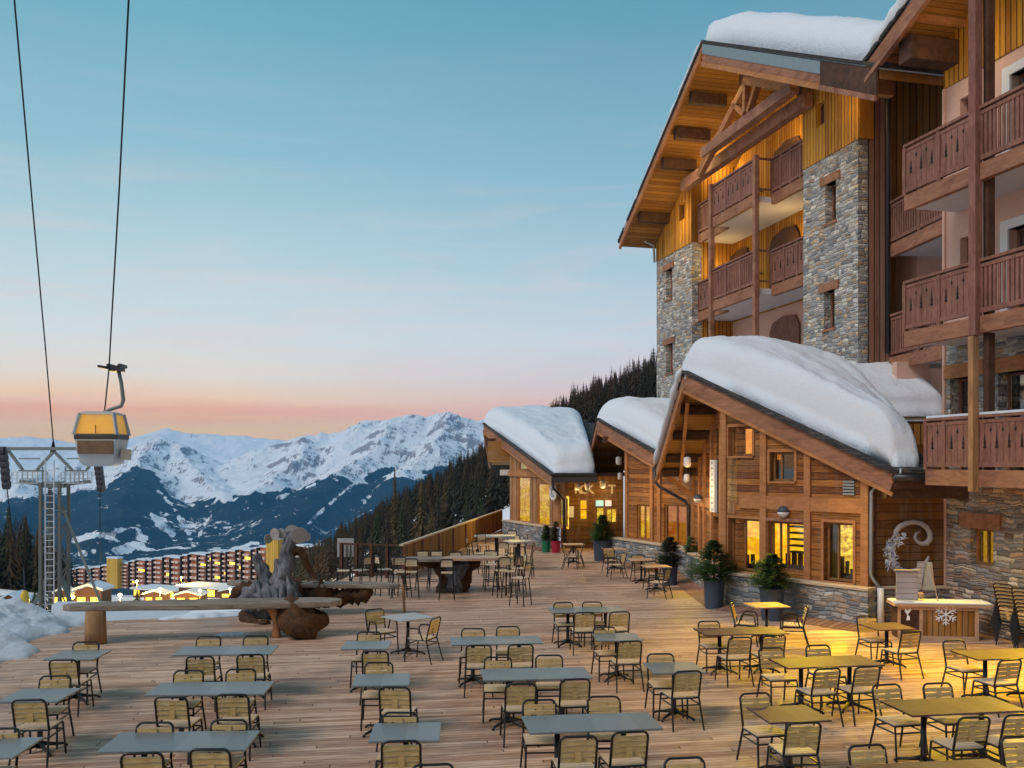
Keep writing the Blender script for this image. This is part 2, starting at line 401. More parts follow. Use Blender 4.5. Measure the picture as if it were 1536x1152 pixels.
grad = g.mix(azf, west, east)
wisp = g.noise(g.coord('Generated', (2.2, 2.2, 16), (0, .12, 0)), 1.9, 6, .62, .8)
wm = g.math('MULTIPLY', g.ramp(wisp, [(.50, 0.0), (.72, 1.0)]), g.ramp(sp.outputs[2], [(.03, 0.0), (.10, .40), (.20, .26), (.34, .05), (.45, 0.0)]))
grad = g.mix(wm, grad, lin(240, 202, 198))
streak = g.noise(g.coord('Generated', (1.2, 1.2, 60)), 1.6, 4, .6, .2)
sm_ = g.math('MULTIPLY', g.ramp(streak, [(.48, 0.0), (.62, 1.0)]), g.ramp(sp.outputs[2], [(.015, .35), (.06, .30), (.085, 0.0)]))
grad = g.mix(sm_, grad, lin(255, 172, 132))
sky = g.n('ShaderNodeTexSky', sky_type='NISHITA', sun_disc=False); sky.sun_elevation = SUN_EL; sky.sun_rotation = SUN_AZ
tot = g.mix(.004, grad, sky.outputs[0])
g.link(tot, bg.inputs[0]); bg.inputs[1].default_value = 1.0

sun = bpy.data.objects.new('sun', bpy.data.lights.new('sun', 'SUN')); COL.objects.link(sun)
sun.data.energy = 1.75; sun.data.angle = math.radians(28); sun.data.color = (1.0, .85, .77)
sd = Vector((math.sin(SUN_AZ)*math.cos(SUN_EL), math.cos(SUN_AZ)*math.cos(SUN_EL), math.sin(SUN_EL)))
sun.rotation_euler = sd.to_track_quat('Z', 'Y').to_euler()

# ================================================================== numpy noise
def _hash(ix, iy, seed):
    h = (ix.astype(np.int64)*374761393 + iy.astype(np.int64)*668265263 + seed*1442695041) & 0xffffffff
    h = ((h ^ (h >> 13))*1274126177) & 0xffffffff
    return ((h ^ (h >> 16)) & 0xffff)/65535.0
def vnoise(x, y, seed=0):
    ix = np.floor(x); iy = np.floor(y); fx = x-ix; fy = y-iy
    fx = fx*fx*(3-2*fx); fy = fy*fy*(3-2*fy)
    a = _hash(ix, iy, seed); b = _hash(ix+1, iy, seed); c = _hash(ix, iy+1, seed); d_ = _hash(ix+1, iy+1, seed)
    return (a*(1-fx)+b*fx)*(1-fy) + (c*(1-fx)+d_*fx)*fy
def fbm(x, y, o=5, seed=0, ridged=False):
    s = np.zeros_like(x); a = .5; t = 0
    for i in range(o):
        n = vnoise(x, y, seed+i*7)
        if ridged: n = 1-np.abs(2*n-1)
        s += a*n; t += a; a *= .5; x = x*2.03+11.3; y = y*2.03+5.7
    return s/t
def grid_mesh(name, X, Y, Z, mat, kind='structure', smooth=True):
    r, c = X.shape
    co = np.stack([X, Y, Z], -1).reshape(-1, 3)
    i = np.arange(r*c).reshape(r, c)
    q = np.stack([i[:-1, :-1], i[:-1, 1:], i[1:, 1:], i[1:, :-1]], -1).reshape(-1, 4)
    me = bpy.data.meshes.new(name); me.vertices.add(len(co)); me.vertices.foreach_set('co', co.ravel())
    me.loops.add(q.size); me.loops.foreach_set('vertex_index', q.ravel())
    me.polygons.add(len(q)); me.polygons.foreach_set('loop_start', np.arange(0, q.size, 4)); me.polygons.foreach_set('loop_total', np.full(len(q), 4))
    if smooth: me.polygons.foreach_set('use_smooth', np.ones(len(q), bool))
    me.update(); me.validate()
    me.materials.append(mat); o = bpy.data.objects.new(name, me); COL.objects.link(o); W[name] = Matrix.Identity(4)
    if kind: o['kind'] = kind
    return o

# ================================================================== near terrain
def hground(x, y):
    x = np.asarray(x, float); y = np.asarray(y, float)
    base = np.interp(y, [24, 30, 45, 100, 200, 440, 540, 2600], [-.75, -2.0, -3.9, -12.2, -26.2, -58.5, -73, -760])
    hill = -7.8 + 4.6*np.clip((y-135)/70, 0, 1) + .60*np.clip(x+15, -400, 30) + .40*np.clip(x-15, 0, None) + .026*(y-250) - .10*np.clip(y-330, 0, None)
    cap = -.9 + np.clip(y-58, 0, None)*.35
    hill = np.minimum(hill, cap)
    h = np.maximum(base, hill)
    left = np.clip((-.43*y - x)/60, 0, 1)*np.clip((y-120)/120, 0, 1)*9
    h = h + left
    bumpy = np.clip((y-30)/60, 0, 1)*(fbm(x/30, y/30, 4, 3)-.5)*np.where(x > -20, 4, .9)
    return h + bumpy - np.clip(30-y, 0, 6)*0.0
xs = np.concatenate([np.linspace(-900, -60, 90), np.linspace(-58, 60, 90), np.linspace(64, 700, 60)])
ys = np.concatenate([np.linspace(-60, 120, 100), np.linspace(123, 700, 150), np.linspace(720, 2600, 40)])
X, Y = np.meshgrid(xs, ys)
m, nt, b = new_mat('snowy_slope_ground'); g = NG(nt)
n1 = g.noise(g.coord('Object'), .05, 6, .62); n2 = g.noise(g.coord('Object'), .6, 5, .6)
fm = g.ramp(g.math('ADD', n1, g.math('MULTIPLY', n2, .22)), [(.66, 0.0), (.70, 1.0)])
g.link(g.mix(fm, (.80, .82, .87), (.08, .065, .05)), b.inputs['Base Color']); g.link(g.bump(n2, .5, .3), b.inputs['Normal'])
b.inputs['Roughness'].default_value = .85
grid_mesh('ground', X, Y, hground(X, Y), m)

# ================================================================== mountains
def mountains():
    px = np.arange(-900, 2500, 2.6); Ys = np.geomspace(2300, 13800, 330)
    PX, YY = np.meshgrid(px, Ys); X = (PX-CX)/F*YY
    def ridge(pts, k1, k2=None):
        best = np.full(X.shape, -2000.0)
        c = [P(*p) for p in pts]
        for a, b_ in zip(c[:-1], c[1:]):
            dx, dy = b_.x-a.x, b_.y-a.y; L2 = dx*dx+dy*dy
            t = np.clip(((X-a.x)*dx+(YY-a.y)*dy)/L2, 0, 1)
            dist = np.hypot(X-a.x-t*dx, YY-a.y-t*dy); z = a.z+(b_.z-a.z)*t
            best = np.maximum(best, z - k1*dist)
        return best
    wx = (fbm(X/900, YY/900, 4, 21)-.5); wy = (fbm(X/900+9, YY/900, 4, 33)-.5)
    X0 = X.copy(); X = X + wx*420
    far = ridge([(-900, 640, 12600), (-300, 662, 12600), (0, 655, 12500), (60, 655, 12500), (120, 661, 12400), (200, 654, 12500), (258, 642, 12500), (300, 650, 12400),
                 (350, 653, 12400), (400, 659, 12300), (450, 660, 12400), (520, 650, 12500)], .30)
    A = ridge([(-700, 690, 9000), (-300, 700, 9000), (-80, 700, 8600), (60, 700, 8300), (150, 682, 8600), (190, 668, 8900), (225, 654, 9100), (255, 668, 8800), (292, 690, 8200), (325, 722, 7400), (345, 752, 6700)], .42)
    A2 = ridge([(225, 656, 9000), (208, 704, 7400), (198, 762, 5900), (165, 815, 4700)], .45)
    A3 = ridge([(60, 700, 8300), (30, 745, 6600), (-30, 800, 5000)], .45)
    B = ridge([(330, 760, 7000), (372, 728, 7500), (410, 692, 8200), (460, 648, 8900), (500, 644, 9000), (538, 634, 9100), (570, 626, 9100), (592, 621, 9100), (618, 623, 9100),
               (640, 629, 9200), (662, 622, 9200), (682, 618, 9200), (712, 625, 9300), (760, 640, 9400), (1100, 600, 9500), (1500, 640, 9500)], .42)
    B2 = ridge([(592, 622, 9000), (545, 680, 7800), (478, 735, 6500), (415, 790, 5200)], .46)
    B3 = ridge([(682, 619, 9000), (640, 690, 7700), (570, 745, 6300), (510, 800, 5000)], .46)
    B4 = ridge([(460, 650, 8800), (420, 705, 7700), (378, 745, 6600)], .46)
    B5 = ridge([(900, 640, 8800), (760, 720, 6600), (650, 790, 5000)], .46)
    near = np.maximum.reduce([A, A2, A3, B, B2, B3, B4, B5])
    X = X0
    gul = fbm(X/420+3, YY/420, 5, 5, True)-.5
    fine = fbm(X/110, YY/110, 4, 9)-.5
    floor = -430 - np.clip(YY-2300, 0, 2500)*.03 + fbm(X/700, YY/700, 4, 40)*90
    Z = np.maximum(near + gul*120 + fine*30 - 25, far + gul*90 - 30)
    Z = np.maximum(Z, floor)
    m, nt, b = new_mat('mountain_snow_rock_forest'); g = NG(nt)
    geo = g.n('ShaderNodeNewGeometry'); pos = geo.outputs['Position']; nrm = geo.outputs['True Normal']
    z = g.n('ShaderNodeSeparateXYZ', i_0=pos).outputs[2]; nz = g.n('ShaderNodeSeparateXYZ', i_0=nrm).outputs[2]
    big = g.noise(g.coord('Object', (1, 1, 1)), .0011, 6, .62); mid = g.noise(g.coord('Object', (1, 1, .5)), .0045, 6, .68); fin = g.noise(g.coord('Object'), .018, 5, .7)
    tl = g.math('ADD', z, g.math('ADD', g.math('MULTIPLY', g.math('SUBTRACT', mid, .5), 330.0), g.math('MULTIPLY', g.math('SUBTRACT', big, .5), 560.0)))
    forest = g.n('ShaderNodeAttribute', attribute_name='cover').outputs['Fac']
    forest = g.n('ShaderNodeMapRange', i_0=g.math('ADD', forest, g.math('MULTIPLY', g.math('SUBTRACT', fin, .5), 1.1)), i_1=.40, i_2=.60).outputs[0]
    clear = g.ramp(g.math('ADD', g.math('MULTIPLY', mid, .6), g.math('MULTIPLY', fin, .4)), [(.60, 0.0), (.64, 1.0)])
    low = g.n('ShaderNodeMapRange', i_0=z, i_1=-330.0, i_2=-400.0, i_3=0.0, i_4=.06).outputs[0]
    clear2 = g.ramp(g.math('ADD', g.math('ADD', g.math('MULTIPLY', big, .5), g.math('MULTIPLY', fin, .5)), low), [(.60, 0.0), (.63, 1.0)])
    clear = g.math('MAXIMUM', clear, clear2)
    forest = g.math('MULTIPLY', forest, g.math('SUBTRACT', 1.0, clear))
    rockn = g.math('ADD', nz, g.math('MULTIPLY', g.math('SUBTRACT', fin, .5), .55))
    rock = g.n('ShaderNodeMapRange', i_0=rockn, i_1=.74, i_2=.80, i_3=1.0, i_4=0.0).outputs[0]
    snowc = g.mix(fin, (.84, .86, .90), (.93, .94, .96))
    c = g.mix(g.math('MULTIPLY', rock, .8), snowc, (.17, .14, .15))
    c = g.mix(forest, c, (.014, .026, .030))
    g.link(c, b.inputs['Base Color']); b.inputs['Roughness'].default_value = .9; b.inputs['Specular IOR Level'].default_value = .1
    g.link(g.bump(g.math('ADD', mid, g.math('MULTIPLY', fin, .5)), .6, 40.0), b.inputs['Normal'])
    mo = grid_mesh('mountain_range', X, YY, Z, m)
    # land cover: tree line, avalanche paths and meadows, stored on the terrain itself
    pu = CX+X/YY*F; pv = HY-(Z-CH)/YY*F
    wob = (fbm(X/260, YY/260, 4, 61)-.5); wob2 = (fbm(X/80, YY/80, 3, 63)-.5)
    tlp = [(-600, 750), (0, 752), (60, 744), (100, 744), (150, 728), (180, 712), (205, 705), (235, 716), (262, 742), (285, 756), (312, 752), (340, 742), (372, 742), (410, 738), (450, 724), (485, 708), (515, 712), (540, 722), (570, 706), (610, 712), (660, 700), (720, 690), (900, 700), (2500, 700)]
    tl = np.interp(pu, [t[0] for t in tlp], [t[1] for t in tlp])
    fo = np.clip((pv - tl + wob*34 + wob2*16)/3.0, 0, 1)
    def dline(pts):
        best = np.full(X.shape, 1e9)
        for (x0, y0, w0), (x1, y1, w1) in zip(pts[:-1], pts[1:]):
            dx, dy = x1-x0, y1-y0; t = np.clip(((pu-x0)*dx+(pv-y0)*dy)/(dx*dx+dy*dy), 0, 1)
            best = np.minimum(best, np.hypot(pu-x0-t*dx, pv-y0-t*dy)-(w0+(w1-w0)*t))
        return best
    cl = np.full(X.shape, 1e9)
    for ln in ([(238, 735, 3), (262, 765, 3), (280, 792, 3), (291, 822, 2)], [(345, 742, 2), (322, 765, 1.5), (302, 795, 1.5), (293, 822, 1)], [(222, 768, 3), (240, 782, 8), (262, 808, 4)],
               [(545, 714, 3), (515, 738, 3), (480, 768, 3), (458, 790, 1)], [(480, 722, 2), (430, 742, 2), (372, 762, 3), (350, 775, 1)], [(112, 812, 4), (145, 800, 6), (175, 812, 4)], [(170, 798, 3), (205, 790, 4), (215, 815, 8), (175, 826, 5)],
               [(430, 800, 3), (400, 812, 5), (350, 822, 4)], [(330, 822, 3), (250, 822, 2), (120, 828, 4)], [(600, 700, 3), (560, 735, 3), (540, 760, 2)], [(30, 795, 2), (60, 812, 4)]):
        cl = np.minimum(cl, dline(ln))
    clm = np.clip((2.2-cl - np.abs(wob)*22 + wob2*9)/2.0, 0, 1)
    at = mo.data.attributes.new('cover', 'FLOAT', 'POINT'); at.data.foreach_set('value', (fo*(1-clm)).astype(np.float32).ravel())
mountains()

# haze: one closed box of even, thin air
hz = MB().box(-16000, 16000, -400, 15000, -1300, 640)
m = bpy.data.materials.new('haze'); m.use_nodes = True; nt = m.node_tree; nt.nodes.clear(); g = NG(nt)
o = g.n('ShaderNodeOutputMaterial'); v = g.n('ShaderNodeVolumePrincipled'); v.inputs['Color'].default_value = (.14, .50, .95, 1); v.inputs['Density'].default_value = HAZE if 'HAZE' in globals() else 3.8e-5
v.inputs['Anisotropy'].default_value = 0.0
g.link(v.outputs[0], o.inputs['Volume'])
tag(hz.build('haze', m), 'thin blue dusk air over the valley', 'haze', kind='stuff')

# ================================================================== conifers
def fir_arrays(h, r, tiers, per, rng, droop=.35, bare=.12):
    """jagged layered conifer as numpy triangles: returns verts, tris"""
    vs = []; fs = []
    for t in range(tiers):
        f = t/(tiers-1); z = h*(bare+(1-bare)*f); rr = r*(1-f)**.85*(1+.25*rng.uniform(-1, 1))+.02*r
        a0 = rng.uniform(0, 6.28)
        for k in range(per):
            a = a0+6.283*k/per+rng.uniform(-.25, .25); L = rr*rng.uniform(.6, 1.15); w = L*.34
            ca, sa = math.cos(a), math.sin(a); dz = -L*droop*rng.uniform(.5, 1.4); up = h/tiers*1.1
            n = len(vs)
            vs += [(0, 0, z+up), (ca*L-sa*w*.5, sa*L+ca*w*.5, z+dz), (ca*L+sa*w*.5, sa*L-ca*w*.5, z+dz*1.1), (ca*L*1.18, sa*L*1.18, z+dz*1.5)]
            fs += [(n, n+1, n+2), (n+1, n+3, n+2)]
    return np.array(vs, float), np.array(fs, int)
def foliage_mat(name, c1, c2, c3=None):
    m, nt, b = new_mat(name); g = NG(nt)
    n1 = g.noise(g.coord('Object'), .9, 4, .65); n2 = g.noise(g.coord('Object'), .07, 3, .6)
    c = g.mix(g.ramp(n1, [(.35, 0.0), (.65, 1.0)]), c1, c2)
    if c3: c = g.mix(g.ramp(n2, [(.45, 0.0), (.60, 1.0)]), c, c3)
    g.link(c, b.inputs['Base Color']); b.inputs['Roughness'].default_value = .85; b.inputs['Specular IOR Level'].default_value = .15
    return m
M['fir_far'] = foliage_mat('forest_conifers', (.018, .020, .018), (.045, .042, .030), (.055, .038, .026))
M['larch'] = foliage_mat('brown_larch', (.06, .038, .018), (.12, .085, .04))
M['fir_mid'] = foliage_mat('green_conifer', (.020, .028, .016), (.055, .060, .030))
M['fir_pot'] = foliage_mat('potted_fir', (.022, .050, .014), (.085, .14, .04))
def tri_mesh(name, V, T, mat, kind=None):
    me = bpy.data.meshes.new(name); me.vertices.add(len(V)); me.vertices.foreach_set('co', V.ravel())
    me.loops.add(T.size); me.loops.foreach_set('vertex_index', T.ravel())
    me.polygons.add(len(T)); me.polygons.foreach_set('loop_start', np.arange(0, T.size, 3)); me.polygons.foreach_set('loop_total', np.full(len(T), 3))
    me.update(); me.materials.append(mat); o = bpy.data.objects.new(name, me); COL.objects.link(o); W[o.name] = Matrix.Identity(4)
    if kind: o['kind'] = kind
    return o
protos = [fir_arrays(1.0, .15+.025*i, 15, 8, RNG, .3, .06) for i in range(5)]
def scatter(name, pts, mat, label, cat, hmin=11, hmax=19):
    VV = []; TT = []; n = 0
    for x, y in pts:
        v, t = protos[RNG.integers(5)]; h = RNG.uniform(hmin, hmax); a = RNG.uniform(0, 6.28); c, s_ = math.cos(a), math.sin(a)
        w = v*h; w = np.stack([w[:, 0]*c-w[:, 1]*s_ + x, w[:, 0]*s_+w[:, 1]*c + y, w[:, 2]+float(hground(x, y))-.6], -1)
        VV.append(w); TT.append(t+n); n += len(w)
    return tag(tri_mesh(name, np.concatenate(VV), np.concatenate(TT), mat), label, cat, kind='stuff')
pts = []
for _ in range(24000):
    y = RNG.uniform(115, 430); x = RNG.uniform(-75, 190)
    pxl = CX+x/y*F
    if pxl < 415 or pxl > 1250: continue
    if y < 170 and (pxl > 800 or RNG.random() < .25): continue
    if float(hground(x, y)) < np.interp(y, [24, 100, 200, 440], [-.75, -11.8, -24.8, -55.4])+3.0: continue
    if y < 130 and vnoise(np.array(x/9), np.array(y/9), 4) < .45: continue
    if vnoise(np.array(x/22.), np.array(y/22.), 77) < .20: continue
    pts.append((x, y))
    if len(pts) > 5200: break
scatter('conifer_forest', pts, M['fir_far'], 'dark conifer forest covering the hillside behind the chalets', 'forest', 5.0, 9.8)
pts = []
for _ in range(3000):
    y = RNG.uniform(215, 420); x = -y*RNG.uniform(.455, .64)
    if (x/y*F+CX) > 78+RNG.uniform(-8, 30)*(y > 300): continue
    pts.append((x, y))
    if len(pts) > 330: break
scatter('dark_conifer_wood', pts, M['fir_far'], 'dark wood above the snowy piste at the left edge', 'forest', 12, 20)
pts = []
for _ in range(300):
    y = RNG.uniform(520, 600); x = (RNG.uniform(95, 300)-CX)/F*y
    pts.append((x, y))
VV = []
def lone_conifer(px, ytop, Yd, mat, label, wide=.2, base=None, n=26, per=11, group=None, base_z=None, cat='tree'):
    x = (px-CX)/F*Yd; zg = float(hground(x, Yd)) if base_z is None else base_z; zt = CH+(HY-ytop)/F*Yd; h = zt-zg
    v, t = fir_arrays(h, h*wide, n, per, RNG, .3, .10)
    tr = empty('conifer_tree', (x, Yd, zg), label, cat, group)
    o = tri_mesh('crown', v, t, mat); o.parent = tr
    tk = MB().tube([(0, 0, 0), (.02*h, 0, h*.5), (0, 0, h*.96)], [h*.02, h*.012, h*.003], 7).build('trunk', M['stem']); tk.parent = tr
    return tr
lone_conifer(592, 698, 135, M['larch'], 'tall slim brown conifer rising highest above the forest edge left of the chalets', .085, n=30)
lone_conifer(632, 722, 120, M['larch'], 'broad brown larch right of the tallest slim conifer', .17)
lone_conifer(668, 716, 122, M['larch'], 'brown larch standing between the broad larch and the furthest snowy chalet', .15)
lone_conifer(603, 748, 105, M['fir_mid'], 'dark green fir below the tall slim conifer', .16)
lone_conifer(700, 738, 96, M['fir_mid'], 'dark fir beyond the fence close to the furthest chalet', .15)
lone_conifer(722, 752, 88, M['fir_mid'], 'small dark fir peeping over the plank fence beside the glass chalet', .18)
lone_conifer(565, 765, 112, M['fir_mid'], 'low dark fir beyond the black railing', .2)
lone_conifer(648, 760, 92, M['larch'], 'low rusty larch just above the start of the plank fence', .2)
lone_conifer(12, 762, 235, M['fir_mid'], 'tallest dark fir of the wood at the left edge', .2)
lone_conifer(36, 786, 230, M['fir_mid'], 'dark fir just left of the lift tower in the wood', .22)
lone_conifer(52, 884, 62, M['fir_mid'], 'green fir at the foot of the lift tower, left', .26)
lone_conifer(66, 888, 60, M['fir_mid'], 'green fir at the foot of the lift tower, nearer the ladder', .24)
lone_conifer(206, 884, 150, M['fir_mid'], 'little fir beside the lit snow hut in the village', .3)

# ================================================================== village: long apartment blocks
brick = boards('red_brown_facade', 'X', 3.0, (.42, .13, .06), (.56, .22, .11), .8, .01, .5, .3)
def apartment(p0, p1, Y0, Y1, ytop0, ytop1, floors, label, nb, stepped=True, lit=(), snowtop=True, z_base=-54.5):
    a = P(p0, 800, Y0); b_ = P(p1, 800, Y1); fr = Frame((a.x, a.y), (b_.x, b_.y))
    zt0 = CH+(HY-ytop0)/F*Y0; zt1 = CH+(HY-ytop1)/F*Y1
    mid = fr.W(fr.L/2, 4, z_base)
    root = empty('apartment_block', mid, label, 'building', 'long apartment blocks in the village')
    w = MB(); s_ = MB(); ba = MB(); fin = MB(); win = []
    bw = fr.L/nb
    for i in range(nb):
        zt = zt0+(zt1-zt0)*(i+.5)/nb
        if stepped: zt += ((i*7) % 3-1)*.5
        j = (i % 2)*1.2
        w.box(i*bw, (i+1)*bw, j, 9, z_base, zt); s_.box(i*bw-.1, (i+1)*bw+.1, j-.6, 6.0, zt, zt+.8)
        fin.box(i*bw-.32, i*bw+.32, j-1.9, j+.4, z_base, zt-.3)
        fh = (zt-z_base)/floors
        for k in range(floors):
            z0 = z_base+k*fh
            for e in (.16, .56):
                ba.box((i+e)*bw, (i+e+.30)*bw, j-1.5, j, z0+fh*.12, z0+fh*.46)
        for (bi, k) in lit:
            if bi == i: win.append((i, k, j, z_base+k*fh, fh))
    w.build('wall', brick, root, fr); s_.build('roof', M['snow'], root, fr)
    tag(ba.build('balcony', M['balc'], root, fr), None, None, kind='stuff')
    fin.build('divider', M['divider'], root, fr)
    for (i, k, j, z0, fh) in win:
        MB().box((i+.12)*bw, (i+.90)*bw, j-.1, j+.1, z0+fh*.48, z0+fh*.92).build('lit_window', M['glow_town'], root, fr)
    return root
M['balc'] = plain('pale_balcony_fronts', (.80, .58, .50), .8)
M['divider'] = plain('dark_divider_fins', (.035, .02, .022), .8)
M['glow_town'] = emit('village_window_glow', (1.0, .66, .08), 2.2)
M['town_yellow'] = boards('yellow_gable_cladding', 'X', 1.3, (.62, .34, .04), (.85, .50, .08), .7, .06, .5, .3)
apartment(96, 163, 560, 545, 856, 850, 5, 'lower apartment wing left of the first yellow stair tower', 6, lit=((1, 1),), z_base=-70)
apartment(182, 300, 540, 495, 845, 832, 7, 'stepped apartment block right of the first yellow stair tower', 9, lit=((2, 4), (1, 1), (5, 3)), z_base=-68)
apartment(300, 402, 495, 455, 832, 822, 8, 'apartment block in the middle of the row with many lit windows', 9, lit=((0, 5), (1, 6), (2, 5), (3, 3), (4, 5), (5, 4), (6, 6), (7, 5), (2, 2), (8, 3)), z_base=-62)
apartment(424, 480, 452, 430, 822, 820, 8, 'apartment block behind the carved root, left of the last yellow tower', 5, lit=((1, 5), (0, 2)), z_base=-58)
apartment(494, 560, 395, 372, 846, 838, 5, 'low apartment block seen through the black railing', 6, lit=((0, 2), (3, 3), (5, 2)), z_base=-50)
apartment(504, 560, 455, 440, 822, 818, 6, 'far apartment block peeping over the railing beside the forest', 5, lit=((1, 3),), z_base=-56)
def tower(px0, px1, yt, Yd, zb, label):
    a = P(px0, 800, Yd); b_ = P(px1, 800, Yd-3); fr = Frame((a.x, a.y), (b_.x, b_.y)); zt = CH+(HY-yt)/F*Yd
    r = empty('stair_tower', fr.W(fr.L/2, 4, zb), label, 'tower', 'yellow stair towers between the apartment blocks')
    MB().box(0, fr.L, -2.5, 1.5, zb, zt).build('wall', M['town_yellow'], r, fr)
    MB().box(-.2, fr.L+.2, -2.7, 1.7, zt, zt+.9).build('roof', M['snow'], r, fr)
tower(165, 181, 837, 540, -68, 'yellow clad stair tower furthest left, tallest at its end of the row')
tower(404, 422, 808, 452, -60, 'yellow clad stair tower behind the carved root table')
tower(480, 493, 818, 425, -58, 'yellow clad stair tower at the right end of the row, beside the forest')
# small village buildings
def hut(px0, px1, ytop, ybase, Yd, wallmat, label, lit=True, roofh=.35, cat='building'):
    a = P(px0, ybase, Yd); b_ = P(px1, ybase, Yd); fr = Frame((a.x, a.y), (b_.x, b_.y)); zt = CH+(HY-ytop)/F*Yd; zb = max(a.z, float(hground(a.x, Yd))); h = zt-zb; ze = zb+h*(1-roofh)
    r = empty('village_house', fr.W(fr.L/2, 3, zb), label, cat, 'small village buildings'); L = fr.L
    MB().prism([(0, zb-4), (L, zb-4), (L, ze), (L/2, zt), (0, ze)], 0, L*.9).build('wall', wallmat, r, fr)
    MB().prism([(-L*.08, ze), (L/2, zt+.1), (L*1.08, ze), (L*1.08, ze+h*.12), (L/2, zt+h*.16), (-L*.08, ze+h*.12)], -L*.08, L*.95).build('roof', M['snow'], r, fr)
    if lit:
        for e in ((.1, .4), (.6, .9)):
            MB().box(L*e[0], L*e[1], -.08, .05, zb+h*.15, zb+h*.5).build('lit_window', M['glow_town'], r, fr)
    return r
wallb = plain('brown_house_wall', (.14, .065, .04), .85)
hut(78, 104, 884, 908, 120, wallb, 'snow roofed house right of the lift ladder', True)
hut(112, 152, 880, 912, 118, wallb, 'snow roofed house with lit front behind the slab bench end', True, .2)
hut(-6, 34, 893, 915, 95, plain('rust_house_wall', (.20, .07, .04), .85), 'rust red house with a snowy roof at the left edge', False, .5)
hut(262, 300, 889, 905, 190, wallb, 'small lit kiosk on the village snow field', True, .3)
hut(330, 362, 884, 898, 240, wallb, 'lit house below the middle apartment block', True, .25)
hut(216, 246, 888, 904, 200, wallb, 'house beside the little fir with two lit windows', True, .25)
# lit long shop row
def shoprow(px0, px1, Yd, yb, h, label):
    a = P(px0, yb, Yd); b_ = P(px1, yb, Yd-8); fr = Frame((a.x, a.y), (b_.x, b_.y)); zb = max(a.z, float(hground(a.x, Yd)))
    r = empty('shop_row', fr.W(fr.L/2, 3, zb), label, 'building', 'lit shop rows in the village')
    MB().box(0, fr.L, 0, 9, zb-3, zb+h).build('wall', wallb, r, fr); MB().box(-.3, fr.L+.3, -1.4, 9.3, zb+h, zb+h+.6).build('roof', M['snow'], r, fr)
    n = int(fr.L/3.2)
    for i in range(n):
        if RNG.random() < .8: MB().box((i+.12)*fr.L/n, (i+.88)*fr.L/n, -.1, .05, zb+.3, zb+h*.85).build('lit_window', M['glow_town'], r, fr)
shoprow(200, 262, 330, 894, 2.6, 'low lit shop row left of the snow field lamps')
shoprow(268, 352, 300, 893, 2.8, 'long low lit shop row below the middle apartment block')
def street_lamp(px, ytop, Yd, label, pw=300):
    x = (px-CX)/F*Yd; zg = float(hground(x, Yd)); zt = CH+(HY-ytop)/F*Yd
    r = empty('street_lamp', (x, Yd, zg), label, 'street lamp', 'street lamps in the village')
    fr = Matrix.Translation((x, Yd, 0))
    MB().tube([(0, 0, zg), (0, 0, zt)], .07, 6).build('pole', M['metal_dark'], r, fr)
    MB().lathe([(.05, -.2), (.30, -.05), (.34, .12), (.08, .3)], (0, 0, zt), 10).build('lamp_head', M['bulb'], r, fr, smooth=True)
    l = bpy.data.objects.new('street_light', bpy.data.lights.new('street_light', 'POINT')); COL.objects.link(l)
    l.data.energy = pw*5; l.data.color = (1, .62, .12); l.data.shadow_soft_size = .4; l.parent = r; l.matrix_parent_inverse = W[r.name].inverted(); l.location = (x, Yd-.5, zt-.5)
for px, yt, Yd, lb, pw in ((205, 872, 200, 'street lamp in front of the left shop row', 2500), (180, 893, 130, 'street lamp lighting the snow behind the slab bench end', 1600),
        (150, 890, 140, 'street lamp by the lit house behind the slab bench end', 1500), (108, 896, 110, 'street lamp closest to the lift ladder', 900),
        (300, 886, 180, 'street lamp over the village snow field', 2500), (345, 884, 210, 'street lamp in front of the lit house', 2500), (375, 880, 260, 'street lamp beside the carved root', 2500), (240, 884, 170, 'street lamp left of the kiosk', 2200), (272, 866, 300, 'street lamp tallest against the apartment fronts', 3000)):
    street_lamp(px, yt, Yd, lb, pw)

